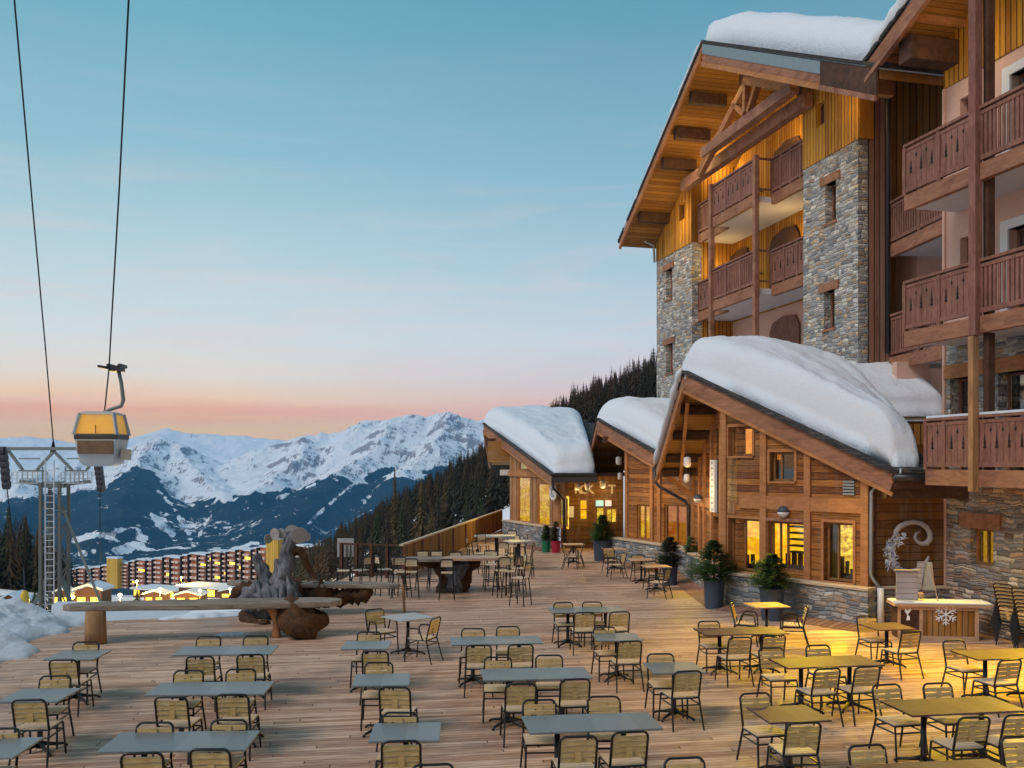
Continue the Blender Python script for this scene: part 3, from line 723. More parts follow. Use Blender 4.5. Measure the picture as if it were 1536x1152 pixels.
# ================================================================== lift tower, cables, gondola
M['tower_steel'] = plain('galvanised_tower_steel', (.20, .215, .20), .55, .3, .1, 5, .2)
M['column_dark'] = plain('weathered_column', (.13, .125, .11), .7, .1, .2, 3, .3)
M['ladder'] = plain('pale_ladder', (.55, .55, .58), .4, .2)
M['mesh_panel'] = plain('grey_walkway_mesh', (.45, .46, .48), .6, .1)
M['cabin_yellow'] = plain('yellow_cabin', (.65, .40, .03), .4)
def lift():
    Yt = 46.0
    def p(px, py, Yd=Yt): return P(px, py, Yd)
    zg = float(hground(p(80, 900).x, Yt))
    r = empty('lift_tower', (p(80, 900).x, Yt, zg), 'grey steel gondola lift tower with a ladder and a wide cross arm', 'lift tower')
    a = p(82, 724); bz = zg-.5
    for sx in (-1, 1):
        for sy in (-1, 1): MB().box(a.x+sx*.46-.07, a.x+sx*.46+.07, Yt+sy*.46-.07, Yt+sy*.46+.07, bz, a.z).build('column', M['column_dark'], r)
    lt = MB(); zq = bz; kk = 0
    while zq < a.z-1:
        for s1, s2, fix in (((-.46, -.46), (.46, -.46), 0), ((-.46, .46), (.46, .46), 0), ((-.46, -.46), (-.46, .46), 0), ((.46, -.46), (.46, .46), 0)):
            if kk % 2: s1, s2 = s2, s1
            lt.beam((a.x+s1[0], Yt+s1[1], zq), (a.x+s2[0], Yt+s2[1], zq+1.1), .05, .05)
        zq += 1.1; kk += 1
    lt.build('lattice', M['column_dark'], r)
    st = MB()
    for dx in (-1.6, 1.5): st.beam((a.x+dx, Yt-.3, bz), (a.x+dx*.2, Yt, a.z-4.6), .16, .16)
    st.beam((a.x+2.3, Yt, a.z-6), (a.x+.3, Yt, a.z-1), .1, .1)
    st.build('strut', M['tower_steel'], r)
    lad = MB(); x0, x1 = p(77, 800).x, p(90, 800).x; zt = p(80, 690).z
    for x in (x0, x1): lad.box(x-.02, x+.02, Yt-.62, Yt-.57, bz+1, zt)
    z = bz+1.2
    while z < zt: lad.box(x0, x1, Yt-.61, Yt-.58, z-.014, z+.014); z += .31
    lad.build('ladder', M['ladder'], r)
    arm = MB(); t = lambda ax, ay, bx, by, w=.12: arm.beam(p(ax, ay), p(bx, by), w, w)
    t(5, 673, 155, 673, .16); t(12, 675, 34, 705); t(55, 705, 80, 678); t(108, 705, 82, 678); t(150, 676, 130, 705)
    t(28, 688, 60, 688, .06); t(100, 688, 150, 688, .06); t(28, 706, 64, 706, .07); t(98, 706, 130, 706, .07); t(30, 722, 64, 727, .16); t(98, 727, 135, 722, .16)
    t(64, 727, 98, 727, .3); t(64, 700, 64, 727, .05); t(98, 700, 98, 727, .05)
    arm.build('cross_arm', M['tower_steel'], r)
    for xa, xb in ((26, 64), (99, 131)):
        wk = MB(); x0_, x1_ = p(xa, 0).x, p(xb, 0).x; z0_, z1_ = p(0, 724).z, p(0, 708).z
        wk.box(x0_, x1_, Yt-.5, Yt+.5, z0_-.04, z0_)
        for yy in (Yt-.5, Yt+.5):
            for zz_ in (z0_+.2, z0_+.38, z1_): wk.box(x0_, x1_, yy-.015, yy+.015, zz_-.015, zz_+.015)
            for k in range(6): xx = x0_+(x1_-x0_)*k/5; wk.box(xx-.015, xx+.015, yy-.018, yy+.018, z0_, z1_)
        wk.build('walkway', M['mesh_panel'], r)
    hd = MB()
    for k in range(6):
        hd.beam(p(80-4+k*1.5, 680), p(80, 662), .06, .06)
    hd.build('mast_head', M['metal_dark'], r)
    for cx_, y0, y1 in ((8, 672, 732), (150, 690, 735)):
        s_ = MB(); n = 6
        for k in range(n):
            q = p(cx_+(k-2.5)*1.0, y0+(y1-y0)*(k+.5)/n)
            s_.tube([(q.x-.12, q.y-.05, q.z), (q.x+.12, q.y-.05, q.z)], .24, 12)
        q0 = p(cx_-3, y0); q1 = p(cx_+3, y1); s_.beam(q0, q1, .14, .2)
        s_.build('sheave_train', M['metal_dark'], r)
    # cables
    def cable(pts, label, rr=.028):
        o = MB().tube([P(*q) for q in pts], rr, 6).build('lift_cable', M['cable']); tag(o, label, 'cable', 'lift cables')
    cable([(-6, -330, 24), (22, 5, 30), (48, 300, 36), (68, 520, 41.5), (80, 664, 46)], 'left lift cable rising from the tower head to the top of the picture')
    cable([(214, -330, 22), (193, 0, 27), (179, 280, 32), (168, 470, 35.6), (163.5, 553, 37.4), (157, 616, 39.4), (150, 690, 45.5)], 'right lift cable carrying the gondola cabin')
    cable([(10, 728, 46), (16, 780, 75), (28, 850, 140), (37, 884, 175)], 'thin lift cable dropping from the left sheaves to the valley')
    cable([(150, 735, 46), (150, 800, 95), (151, 850, 160)], 'thin lift cable dropping from the right sheaves to the valley')
    # yellow cabin low in the valley
    cab = empty('gondola_cabin', P(37, 905, 90), 'small yellow gondola cabin hanging low beside the tower foot', 'gondola cabin', 'gondola cabins')
    c0 = P(37, 901, 90)
    MB().lathe([(.2, -.8), (.38, -.6), (.42, 0), (.36, .7), (.2, .95)], c0, 10).build('shell', M['cabin_yellow'], cab, smooth=True)
    MB().tube([c0+Vector((0, 0, 1)), c0+Vector((-.1, 0, 3.2))], .06, 6).build('hanger', M['metal_dark'], cab)
lift()

def gondola():
    Yg = 38.5; o = P(153, 700, Yg); s_ = Yg/F
    r = empty('gondola_cabin', o, 'white gondola cabin with yellow lit upper windows hanging from its grip', 'gondola cabin', 'gondola cabins')
    T = Matrix.Translation(o) @ Matrix.Rotation(math.radians(5), 4, 'Z')
    # silhouette in metres; x half width at height
    prof = [(0.60, .02), (.80, .14), (.92, .70), (1.0, 1.16), (.97, 1.34), (.86, 1.9), (.76, 2.18), (.60, 2.24)]
    dep = .92
    def ring(hw, z, e=0):
        hw *= .84
        return [(-hw-e, -hw*dep-e, z), (hw+e, -hw*dep-e, z), (hw+e, hw*dep+e, z), (-hw-e, hw*dep+e, z)]
    def shell(zs, name, mat, e=0.0, bev=.05):
        mb = MB(); vs = []
        for hw, z in zs: vs += ring(hw, z, e)
        n = len(zs)
        fs = [(i*4+k, i*4+(k+1) % 4, (i+1)*4+(k+1) % 4, (i+1)*4+k) for i in range(n-1) for k in range(4)]
        fs += [(3, 2, 1, 0), tuple(range((n-1)*4, n*4))]
        mb.add(vs, fs); return mb.build(name, mat, r, T, bevel=bev)
    shell(prof[:4]+[(1.0, 1.16)], 'lower_body', M['cabin_white'])
    shell([(.98, 1.10), (.98, 1.34)], 'belt', M['metal_dark'], .03)
    shell([(.955, 1.34), (.85, 1.92), (.78, 2.14)], 'upper_window', M['cabin_glass'], -.02, 0)
    shell([(.78, 2.12), (.76, 2.20), (.55, 2.26)], 'roof', M['cabin_white'], .03)
    for sx in (-1, 1):
        for sy in (-1, 1):
            MB().beam((sx*.845, sy*.845*dep, 1.30), (sx*.67, sy*.67*dep, 2.18), .11, .11).build('corner_post', M['cabin_grey'], r, T)
    MB().box(-.70, .70, -.83*dep-.02, -.78*dep, .52, 1.06).build('lower_window', M['cabin_dark'], r, T)
    MB().box(-.01, .01, -.83*dep-.02, -.80*dep, 1.36, 1.7).build('door_seam', M['metal_dark'], r, T)
    MB().box(.84, 1.08, -.3, .3, .28, .72).build('ski_rack', M['cap'], r, T)
    hg = MB(); q = lambda px, py: P(px, py, Yg)
    hg.tube([q(155, 625), q(156, 618), q(166, 614), q(182, 609), q(185, 600), q(182, 575), q(178, 556)], [.09, .07, .07, .08, .09, .08, .08], 8)
    hg.build('hanger_arm', M['tower_steel'], r, smooth=True)
    gp = MB(); a = q(175, 553); gp.box(a.x-.22, a.x+.22, a.y-.3, a.y+.3, a.z-.12, a.z+.10)
    for dx in (-.22, .24): gp.tube([(a.x+dx, a.y-.3, a.z+.1), (a.x+dx, a.y+.3, a.z+.1)], .09, 8)
    gp.beam((a.x-.22, a.y, a.z), (q(163.5, 553).x, a.y-1.0, a.z), .08, .1)
    gp.build('grip', M['metal_dark'], r)
    l = bpy.data.objects.new('cabin_light', bpy.data.lights.new('cabin_light', 'POINT')); COL.objects.link(l); l.data.energy = 12; l.data.color = (1, .6, .1)
    l.parent = r; l.matrix_parent_inverse = W[r.name].inverted(); l.location = o+Vector((0, -1.6, 1.7))
M['cabin_white'] = plain('white_cabin_shell', (.42, .43, .43), .4, 0, 0, 3, .08)
M['cabin_grey'] = plain('blue_grey_cabin_post', (.30, .34, .40), .4)
M['cabin_dark'] = plain('dark_cabin_window', (.10, .07, .055), .12, 0, 0, 3, .6, .6)
M['cabin_glass'] = emit('amber_cabin_window', (.85, .43, .05), .42, (.55, .30, .10), .8)
gondola()
# ================================================================== helpers for buildings
def snow_cap(name, RA, RB, EA, EB, LA, LB, T, parent, out=.12, nu=60, nv=70, seed=1, tl=1.0, edge=.10, lump=.08, taper=0.0):
    """snow on a gable: ridge RA-RB, right eave EA-EB, left eave LA-LB (3D points on the roof)"""
    RA, RB, EA, EB, LA, LB = [Vector(v) for v in (RA, RB, EA, EB, LA, LB)]
    vs = []; nvt = 2*nv+1
    for i in range(nu+1):
        u = i/nu; r = RA.lerp(RB, u); e = EA.lerp(EB, u); l = LA.lerp(LB, u)
        for j in range(-nv, nv+1):
            v = abs(j)/nv; q = r.lerp(e if j >= 0 else l, v)
            eu = min(u, 1-u)/edge; ev = (1-v)/(edge*.8)
            f = min(1, eu, ev) if min(eu, ev) < 1 else 1
            fu = math.sqrt(max(0, 1-(1-min(eu, 1))**2)); fv = math.sqrt(max(0, 1-(1-min(ev, 1))**2))
            t = T*(tl if j < 0 else 1.0)*(fu*fv)*(1-taper*max(0, u-.45)**1.2*1.6)
            n = mnoise.fractal(Vector((q.x*.55, q.y*.55, seed*3.1)), 1.0, 2.0, 4)*lump*T*2 + mnoise.noise(Vector((q.x*2.6, q.y*2.6, seed)))*.03 + mnoise.noise(Vector((q.x*9, q.y*9, seed)))*.018
            soft = .22*T*math.exp(-(v*8)**2)
            # bulge outwards at the eaves
            ctr = RA.lerp(RB, .5); w = Vector((q.x-ctr.x, q.y-ctr.y, 0)); bul = out*(math.sin(min(1, min(eu, ev))*math.pi)+.25*(1-min(1, min(eu, ev))))*(1+.35*mnoise.noise(Vector((q.x*1.3, q.y*1.3, seed+5))))
            if w.length > .01: q = q + w.normalized()*bul
            vs.append((q.x, q.y, q.z + t + n*fu*fv - soft + .02))
    fs = [(i*nvt+j, (i+1)*nvt+j, (i+1)*nvt+j+1, i*nvt+j+1) for i in range(nu) for j in range(2*nv)]
    # underside skirt
    n0 = len(vs); rim = [j for j in range(nvt)] + [i*nvt+nvt-1 for i in range(1, nu+1)] + [nu*nvt+j for j in range(nvt-2, -1, -1)] + [i*nvt for i in range(nu-1, 0, -1)]
    for k in rim: v = vs[k]; vs.append((v[0], v[1], v[2]-.12))
    m_ = len(rim); fs += [(rim[k], n0+k, n0+(k+1) % m_, rim[(k+1) % m_]) for k in range(m_)]
    return MB().add(vs, fs).build(name, M['snow'], parent, smooth=True)

def window(root, fr, r, kind='glow', t=0.0, frame=.06, depth=.14, mull=(), trans=(), curtain=None, name='window', back=.55, e=.35, fmat=None, shelf=False, stuff=0):
    """window in opening r=(s0,s1,z0,z1): frame > pane, lit room behind"""
    s0, s1, z0, z1 = r
    m = MB(); y0 = t+depth; y1 = y0+.07
    m.box(s0, s0+frame, y0, y1, z0, z1).box(s1-frame, s1, y0, y1, z0, z1).box(s0+frame, s1-frame, y0, y1, z0, z0+frame).box(s0+frame, s1-frame, y0, y1, z1-frame, z1)
    for a in mull: x = s0+(s1-s0)*a; m.box(x-.02, x+.02, y0+.004, y1-.004, z0+frame, z1-frame)
    for a in trans: z = z0+(z1-z0)*a; m.box(s0+frame, s1-frame, y0+.008, y1-.008, z-.018, z+.018)
    o = m.build(name, fmat or M['window_frame'], root, fr)
    p = MB().box(s0+frame, s1-frame, y0+.03, y0+.036, z0+frame, z1-frame).build('pane', M['glass'], o, fr)
    rm = MB(); b = y1+back
    if kind:
        mat = {'glow': M['glow'], 'orange': M['glow_orange'], 'bright': M['glow_bright'], 'far': M['glow_far'], 'dark': M['dark_room']}[kind]
        rm.box(s0-e, s1+e, b, b+.04, z0-.1, z1+.1)
        rm.build('room_wall', mat, o, fr)
    if curtain:
        c0, c1 = curtain; MB().box(s0+(s1-s0)*c0, s0+(s1-s0)*c1, y1+.06, y1+.09, z0, z1).build('curtain', M['curtain'], o, fr)
    if shelf:
        q = MB()
        for k in range(5): q.box(s0+(s1-s0)*.25, s1, y1+.25, b-.03, z0+(z1-z0)*(.35+.13*k), z0+(z1-z0)*(.35+.13*k)+.04)
        q.build('shelf', M['timber_dk'], o, fr)
    if stuff:
        q = MB(); rr = random.Random(stuff)
        for k in range(5):
            a = s0+(s1-s0)*(.15+.17*k); w = rr.uniform(.04, .11); q.box(a, a+w, y1+.3, y1+.4, z0, z0+(z1-z0)*rr.uniform(.12, .4))
        q.box(s0, s1, y1+.28, y1+.42, z0, z0+(z1-z0)*.1)
        q.build('table_setting', M['timber_dk'], o, fr)
    return o

def rake_boards(root, pts, h, w, mat, name='fascia', off=0):
    m = MB()
    for a, b in pts: m.beam(a, b, w, h)
    return m.build(name, mat, root)

# ================================================================== CHALET with big lit gable (nearest)
FR = Frame((5.95, 24.70), (8.30, 21.70)); FL = Frame((6.00, 31.6), (5.95, 24.70))
def roof1(x, y, dz=0): return 6.30 - .54*abs(y-26.1) + dz
ch1 = empty('chalet', (7.3, 25.0, 0), 'nearest timber chalet with lit ground floor windows and thick snow on its gable roof', 'chalet', 'snow covered chalets round the terrace')
def topFR(s): p = FR.W(s, 0, 0); return roof1(p.x, p.y, -.42)
def topFL(s): p = FL.W(s, 0, 0); return roof1(p.x, p.y, -.42)
LEDGE = .92
rA = FR.rect(1093, 1140, 778, 836); rB = FR.rect(1152, 1207, 783, 856); rC = FR.rect(1236, 1280, 784, 868); rU1 = FR.rect(1093, 1129, 640, 684); rU2 = FR.rect(1155, 1192, 678, 722)
rB = (rB[0], rB[1], LEDGE+.15, rB[3]); rC = (rC[0], rC[1], LEDGE+.05, rC[3]); rA = (rA[0], rA[1], LEDGE+.05, rA[3])
MB().wall(0, FR.L, LEDGE-.02, topFR, [rA, rB, rC, rU1, rU2], 0, .22).build('front_wall', M['log_h'], ch1, FR)
window(ch1, FR, rA, 'glow', curtain=(0, .38), stuff=3, mull=(.42,))
window(ch1, FR, rB, 'glow', mull=(.25, .45), shelf=True, stuff=5, name='door')
window(ch1, FR, rC, 'bright', mull=(.38,), curtain=(0, .3), stuff=8)
window(ch1, FR, rU1, 'orange', mull=(.45,), curtain=(0, .42)); window(ch1, FR, rU2, 'dark', mull=(.35,))
for x0, x1, yb in ((1083, 1091, 0), (1142, 1151, 0), (1208, 1217, 0), (1293, 1304, 0)):
    a, b = FR.S(x0), FR.S(x1); MB().prism([(a, LEDGE), (b, LEDGE), (b, topFR(b)-.02), (a, topFR(a)-.02)], -.07, 0.0).build('post', M['timber_orange'], ch1, FR)
for nm, x0, x1, ya, yb in (('tie_beam', 1091, 1303, 744, 763),):
    z0, z1 = 2.62, 2.96; MB().box(0.1, FR.L, -.055, 0, z0, z1).build(nm, M['timber_orange'], ch1, FR, bevel=.01)
MB().box(FR.S(1150), FR.S(1208), -.08, 0, rB[3]+.02, rB[3]+.09).build('door_hood', M['timber'], ch1, FR)
for r in (rU1, rU2, rA, rC, rB):
    m = MB(); a, b, c, d_ = r
    m.box(a-.07, a, -.03, .15, c, d_+.07).box(b, b+.07, -.03, .15, c, d_+.07).box(a, b, -.03, .15, d_, d_+.07)
    if r not in (rB,): m.box(a-.03, b+.03, -.06, .15, c-.05, c)
    m.build('window_casing', M['timber_orange'], ch1, FR)
v = FR.rect(1266, 1283, 720, 743); q = MB()
for k in range(5): z = v[2]+(v[3]-v[2])*(k+.1)/5; q.box(v[0], v[1], -.05, .01, z, z+(v[3]-v[2])*.13)
q.build('vent', M['metal_grey'], ch1, FR)
# left flank
fops = [FL.rect(1074.5, 1081.5, 641, 683), FL.rect(1070, 1079, 775, 838), FL.rect(1047, 1056, 765, 826), FL.rect(1059, 1067, 680, 719)]
fops = [(a, b, max(c, LEDGE+.1), d_) for a, b, c, d_ in fops]
MB().wall(0, FL.L-.002, LEDGE-.02, topFL, fops, 0, .22).build('side_wall', M['log_h'], ch1, FL)
for k, r in enumerate(fops): window(ch1, FL, r, ['dark', 'glow', 'glow', 'orange'][k], curtain=(.4, 1) if k in (1, 2) else None)
for x in (1058, 1069, 1083, 1041, 1051):
    a = FL.S(x); MB().prism([(a-.1, LEDGE), (a+.1, LEDGE), (a+.1, topFL(a+.1)-.03), (a-.1, topFL(a-.1)-.03)], -.07, 0).build('post', M['timber_orange'], ch1, FL)
MB().box(0, FL.L-.1, -.05, 0, 2.45, 2.75).build('tie_beam', M['timber_orange'], ch1, FL)
s0, s1, z0, z1 = FL.rect(1073, 1080, 690, 768)
sg = MB().box(s0, s1, -.16, -.08, z0, z1).build('banner_sign', M['white']); sg.matrix_basis = FL.M; tag(sg, 'narrow white vertical sign with dark writing on the flank of the nearest chalet', 'sign')
q = MB()
for k in range(9):
    z = z0+(z1-z0)*(k+.5)/9; w = (s1-s0)*(.22+.2*((k*5) % 3)/2); q.box((s0+s1)/2-w/2, (s0+s1)/2-w/2+.025, -.165, -.16, z-.06, z+.04); q.box((s0+s1)/2-w/2+.025, (s0+s1)/2+w/2, -.165, -.16, z-.02+.02*(k % 2), z+.005+.02*(k % 2))
o = q.build('lettering', M['timber_dk'], sg); o.matrix_parent_inverse = Matrix.Identity(4)
# stone plinths
def plinth(fr, s0, s1, label=None, parent=None, out=.30, h=LEDGE, cap=True):
    o = MB().box(s0, s1, -out, .1, -.3, h-.05).build('stone_plinth', M['stone_low'], parent, fr)
    if cap: MB().box(s0-.03, s1+.03, -out-.05, -.002, h-.05, h+.015).build('ledge', M['cap'], parent, fr, bevel=.01)
    MB().prism([(0, 0)], 0, 0) if False else None
    MB().add([(s0, -out-.55, .012), (s1, -out-.55, .012), (s1, -out, .09), (s0, -out, .09), (s1, -out, .012), (s0, -out, .012)], [(0, 1, 2, 3), (0, 3, 5), (1, 4, 2)]).build('dark_foot_strip', M['brown_v'], parent, fr)  # darker brown strip along the wall foot
    return o
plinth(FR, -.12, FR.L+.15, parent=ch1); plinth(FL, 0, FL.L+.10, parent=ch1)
# C wall to the right (faces the terrace)
CW = Frame((8.42, 21.85), (10.35, 21.95))
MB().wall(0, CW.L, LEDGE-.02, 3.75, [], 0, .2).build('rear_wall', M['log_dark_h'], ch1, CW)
MB().box(0, CW.L, -.12, .1, -.3, LEDGE-.04).build('stone_plinth', M['stone_base'], ch1, CW); MB().box(0, CW.L, -.16, 0, LEDGE-.04, LEDGE+.01).build('ledge', M['cap'], ch1, CW)
MB().box(0, .10, -.02, .1, LEDGE, 3.6).build('corner_board', M['timber_dk'], ch1, CW)
# roof slabs
A = (4.85, 26.1, roof1(0, 26.1)); EA = (8.62, 21.10, roof1(0, 21.10)); EB = (9.45, 21.10, roof1(0, 21.10)); E3 = (9.45, 23.5, roof1(0, 23.5)); E4 = (10.9, 23.5, roof1(0, 23.5)); B_ = (10.9, 26.1, roof1(0, 26.1)); LA = (4.85, 31.0, roof1(0, 31.0)); LB = (9.4, 31.0, roof1(0, 31.0))
up = lambda p, dz: (p[0], p[1], p[2]+dz)
rf = MB(); rf.slab([A, EA, EB, E3, E4, B_], .16); rf.slab([B_, LB, LA, A], .16); roof1_o = rf.build('roof', M['soffit_y'], ch1)
sl = MB(); off = lambda p, dx, dy, dz: (p[0]+dx, p[1]+dy, p[2]+dz)
sl.slab([off(A, -.10, -.06, .09), off(EA, -.12, -.12, .06), off(EB, .05, -.12, .06), off(E3, .05, 0, .07), off(E4, 0, 0, .07), off(B_, 0, 0, .07)], .085); sl.slab([off(B_, 0, 0, .07), off(LB, 0, .1, .07), off(LA, -.1, .1, .07), off(A, -.10, 0, .09)], .085)
sl.build('slate_edge', M['slate'], roof1_o)
def fascia(parent, a, b, h=.40, w=.06, out=(0, 0), drop=.0, mat='fascia', trim=True):
    a = Vector(a)+Vector((out[0], out[1], -h/2-drop)); b = Vector(b)+Vector((out[0], out[1], -h/2-drop))
    MB().beam(a, b, w, h).build('fascia', M[mat], parent)
    if trim:
        c = Vector((out[0], out[1], 0)).normalized()*.045 if (out[0] or out[1]) else Vector((0, 0, 0))
        MB().beam(a+c+Vector((0, 0, -h*.47)), b+c+Vector((0, 0, -h*.47)), .05, .085).build('fascia_trim', M['timber_orange'], parent)
fascia(ch1, A, EA, .52, .06, (-.02, -.03)); fascia(ch1, A, LA, .44, .06, (-.03, .0))
MB().beam(Vector(EA)+Vector((.0, -.02, -.22)), Vector(EB)+Vector((0, -.02, -.22)), .06, .30).build('fascia', M['timber_dk'], ch1)
# purlins under the left overhang
for yy in (27.3, 28.6, 29.9, 30.75):
    z = roof1(0, yy)-.30; MB().box(4.95, 6.1, yy-.11, yy+.11, z-.13, z+.11).build('purlin', M['timber_dk'], ch1)
MB().box(4.95, 6.6, 25.98, 26.22, roof1(0, 26.1)-.52, roof1(0, 26.1)-.24).build('purlin', M['timber_dk'], ch1)
MB().beam((5.0, 30.8, roof1(0, 30.8)-.3), (6.0, 30.8, 2.7), .12, .14).build('brace', M['timber_orange'], ch1)
MB().beam((5.55, 30.9, roof1(0, 30.8)-.75), (5.0, 26.6, 5.55), .1, .1).build('brace', M['timber_orange'], ch1)
snow_cap('roof_snow', off(A, .02, .02, .1), up((9.15, 26.1, A[2]), .1), off(EA, .0, .03, .08), up((9.20, 21.12, EB[2]), .08), up(LA, .08), up((9.0, 31, LB[2]), .08), 1.20, ch1, .16, seed=2, edge=.22, taper=.50, lump=.045)
snow_cap('roof_snow', (8.3, 25.9, A[2]-.1), (10.9, 25.9, A[2]-.1), (8.3, 23.4, E3[2]+.06), (10.95, 23.4, E3[2]+.06), (8.3, 26.4, A[2]-.2), (10.9, 26.4, A[2]-.2), .58, ch1, .04, 40, 36, seed=5, edge=.12, lump=.04)
MB().tube([Vector(EA)+Vector((-.05, -.12, -.12)), Vector(EB)+Vector((.05, -.12, -.14))], .09, 10).build('gutter', M['metal_dark'], ch1, smooth=True)
MB().box(9.45, 10.95, 23.42, 23.5, E3[2]-.62, E3[2]-.10).build('fascia', M['ochre_dark_v'], ch1)
# dark woodwork between the chalet eave and the hotel balcony
MB().box(8.5, 10.5, 21.2, 21.5, 3.0, 3.42).build('header_beam', M['timber_dk'], ch1)
dp = MB().tube([P(1352, 702, 21.0), P(1350, 714, 21.0), P(1344, 721, 21.2), P(1313, 731, 21.62), P(1307, 738, 21.66), P(1306, 862, 21.66), P(1312, 872, 21.62), P(1321, 884, 21.58)], .045, 8).build('downpipe', M['metal_grey'], smooth=True)
tag(dp, 'thin grey rainwater pipe down the corner between the nearest chalet and the crescent wall', 'pipe')
MB().tube([P(1321, 882, 21.55), (P(1321, 882, 21.55).x, 21.55, 0)], .075, 10).build('sleeve', M['white'], dp, smooth=True)

# ================================================================== middle chalet
F2 = Frame((4.10, 36.5), (6.10, 32.0))
ch2 = empty('chalet', (5.6, 36, 0), 'middle timber chalet, smaller, between the nearest chalet and the glass fronted one', 'chalet', 'snow covered chalets round the terrace')
def roof2(y): return 5.55 - .335*abs(y-37.8)
top2 = lambda s: roof2(F2.W(s, 0, 0).y)-.36
rD = F2.rect(955, 975, 757, 806); rE = F2.rect(996, 1031, 757, 806); rD = (rD[0], rD[1], LEDGE+.05, rD[3]); rE = (rE[0], rE[1], LEDGE+.02, rE[3])
sL = F2.S(938)
MB().wall(sL, F2.L, LEDGE-.02, top2, [rD, rE], 0, .22).build('front_wall', M['log_h'], ch2, F2)
MB().box(sL, sL+.22, .22, 5.0, 0, 4.6).build('side_wall', M['log_dark_h'], ch2, F2)
window(ch2, F2, rD, 'far', mull=(.5,), depth=.06, back=.05); window(ch2, F2, rE, 'orange', mull=(.5,), depth=.06, back=.05)
for x in (941, 979, 990, 1034):
    a = F2.S(x); MB().prism([(a-.09, LEDGE), (a+.09, LEDGE), (a+.09, top2(a+.09)-.02), (a-.09, top2(a-.09)-.02)], -.07, 0).build('post', M['timber_orange'], ch2, F2)
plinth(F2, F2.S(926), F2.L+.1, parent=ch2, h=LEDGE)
A2 = (3.51, 37.8, 5.55); E2a = (6.1, 31.5, roof2(31.5)); E2b = (9.0, 31.5, roof2(31.5)); B2 = (9.0, 37.8, 5.55); L2a = (3.51, 43.6, roof2(43.6)); L2b = (9.0, 43.6, roof2(43.6))
r2 = MB().slab([A2, E2a, E2b, B2], .16).slab([B2, L2b, L2a, A2], .16).build('roof', M['soffit_y'], ch2)
MB().slab([off(A2, -.1, -.06, .09), off(E2a, -.12, -.1, .06), off(E2b, 0, -.1, .06), off(B2, 0, 0, .07)], .085).slab([off(B2, 0, 0, .07), off(L2b, 0, .1, .06), off(L2a, -.1, .1, .06), off(A2, -.1, 0, .09)], .085).build('slate_edge', M['slate'], r2)
fascia(ch2, A2, E2a, .55, .06, (-.02, -.03)); fascia(ch2, A2, L2a, .42, .06, (-.03, 0))
snow_cap('roof_snow', up(A2, .1), up(B2, .1), up(E2a, .08), up(E2b, .08), up(L2a, .08), up(L2b, .08), .98, ch2, .14, seed=9, edge=.20)
for yy in (39.0, 40.6, 42.2): MB().box(3.6, 5.2, yy-.1, yy+.1, roof2(yy)-.5, roof2(yy)-.25).build('purlin', M['timber_dk'], ch2)
MB().box(3.6, 5.3, 36.9, 37.1, 4.62, 4.86).build('purlin', M['timber_dk'], ch2)
dp = MB().tube([P(982, 700, 31.6), P(983, 722, 31.6), P(988, 729, 31.5), P(1028, 752, 31.2), P(1033, 760, 31.1), P(1033, 862, 31.0)], .055, 8).build('downpipe', M['metal_dark'], smooth=True)
tag(dp, 'black rainwater pipe bending down between the nearest and the middle chalet', 'pipe')

# ================================================================== glass fronted far chalet
F3 = Frame((-.10, 45.8), (2.25, 39.9))
ch3 = empty('chalet', (2, 45, 0), 'furthest chalet with tall golden lit glass front and a thick snow cap', 'chalet', 'snow covered chalets round the terrace')
def roof3(y): return 5.85 - .255*abs(y-49.2)
top3 = lambda s: roof3(F3.W(s, 0, 0).y)-.34
Z3 = 1.02
xs3 = [F3.S(x) for x in (765, 777, 795, 806, 825, 829, 838, 849)]
ops = [(xs3[1], xs3[2], Z3, 3.15), (xs3[3], xs3[4], Z3, 2.9), (xs3[6], xs3[7], 1.1, 2.3), (xs3[1]+.1, xs3[2]-.3, 3.5, 4.1)]
MB().wall(0, F3.L, Z3-.02, top3, ops, 0, .2).build('front_wall', M['timber_orange'], ch3, F3)
for k, r in enumerate(ops): window(ch3, F3, r, 'far' if k < 2 else 'bright', frame=.05, depth=.02, back=.0, e=.02, fmat=M['timber_orange'])
for x in (767, 774, 797, 803, 827):
    a = F3.S(x); MB().prism([(a-.13, Z3), (a+.13, Z3), (a+.13, top3(a+.13)-.02), (a-.13, top3(a-.13)-.02)], -.03, 0).build('post', M['post_gold'], ch3, F3)
MB().box(0, F3.S(818), -.12, 0, 3.18, 3.42).build('tie_beam', M['timber_orange'], ch3, F3)
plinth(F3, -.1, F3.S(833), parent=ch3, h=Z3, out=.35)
MB().box(-.1, .1, 45.8, 56, 0, 4.4).build('side_wall', M['ochre_v'], ch3)
A3 = (-1.44, 49.2, 5.85); E3a = (1.75, 39.2, roof3(39.2)); E3b = (5.2, 39.2, roof3(39.2)); B3 = (6.0, 49.2, 5.85); L3a = (-1.3, 57, roof3(57)); L3b = (6, 57, roof3(57))
r3 = MB().slab([A3, E3a, (3.55, 39.2, roof3(39.2)), (3.55, 43.8, roof3(43.8)), (6, 43.8, roof3(43.8)), B3], .16).slab([B3, L3b, L3a, A3], .16).build('roof', M['soffit_y'], ch3)
MB().slab([off(A3, -.12, -.06, .10), off(E3a, -.12, -.12, .07), off((3.55, 39.2, roof3(39.2)), 0, -.12, .07), off((3.55, 43.8, roof3(43.8)), 0, 0, .08), off((6, 43.8, roof3(43.8)), 0, 0, .08), off(B3, 0, 0, .08)], .10).build('slate_edge', M['slate'], r3)
fascia(ch3, A3, E3a, .45, .06, (-.03, -.03)); fascia(ch3, A3, L3a, .35, .06, (-.03, 0))
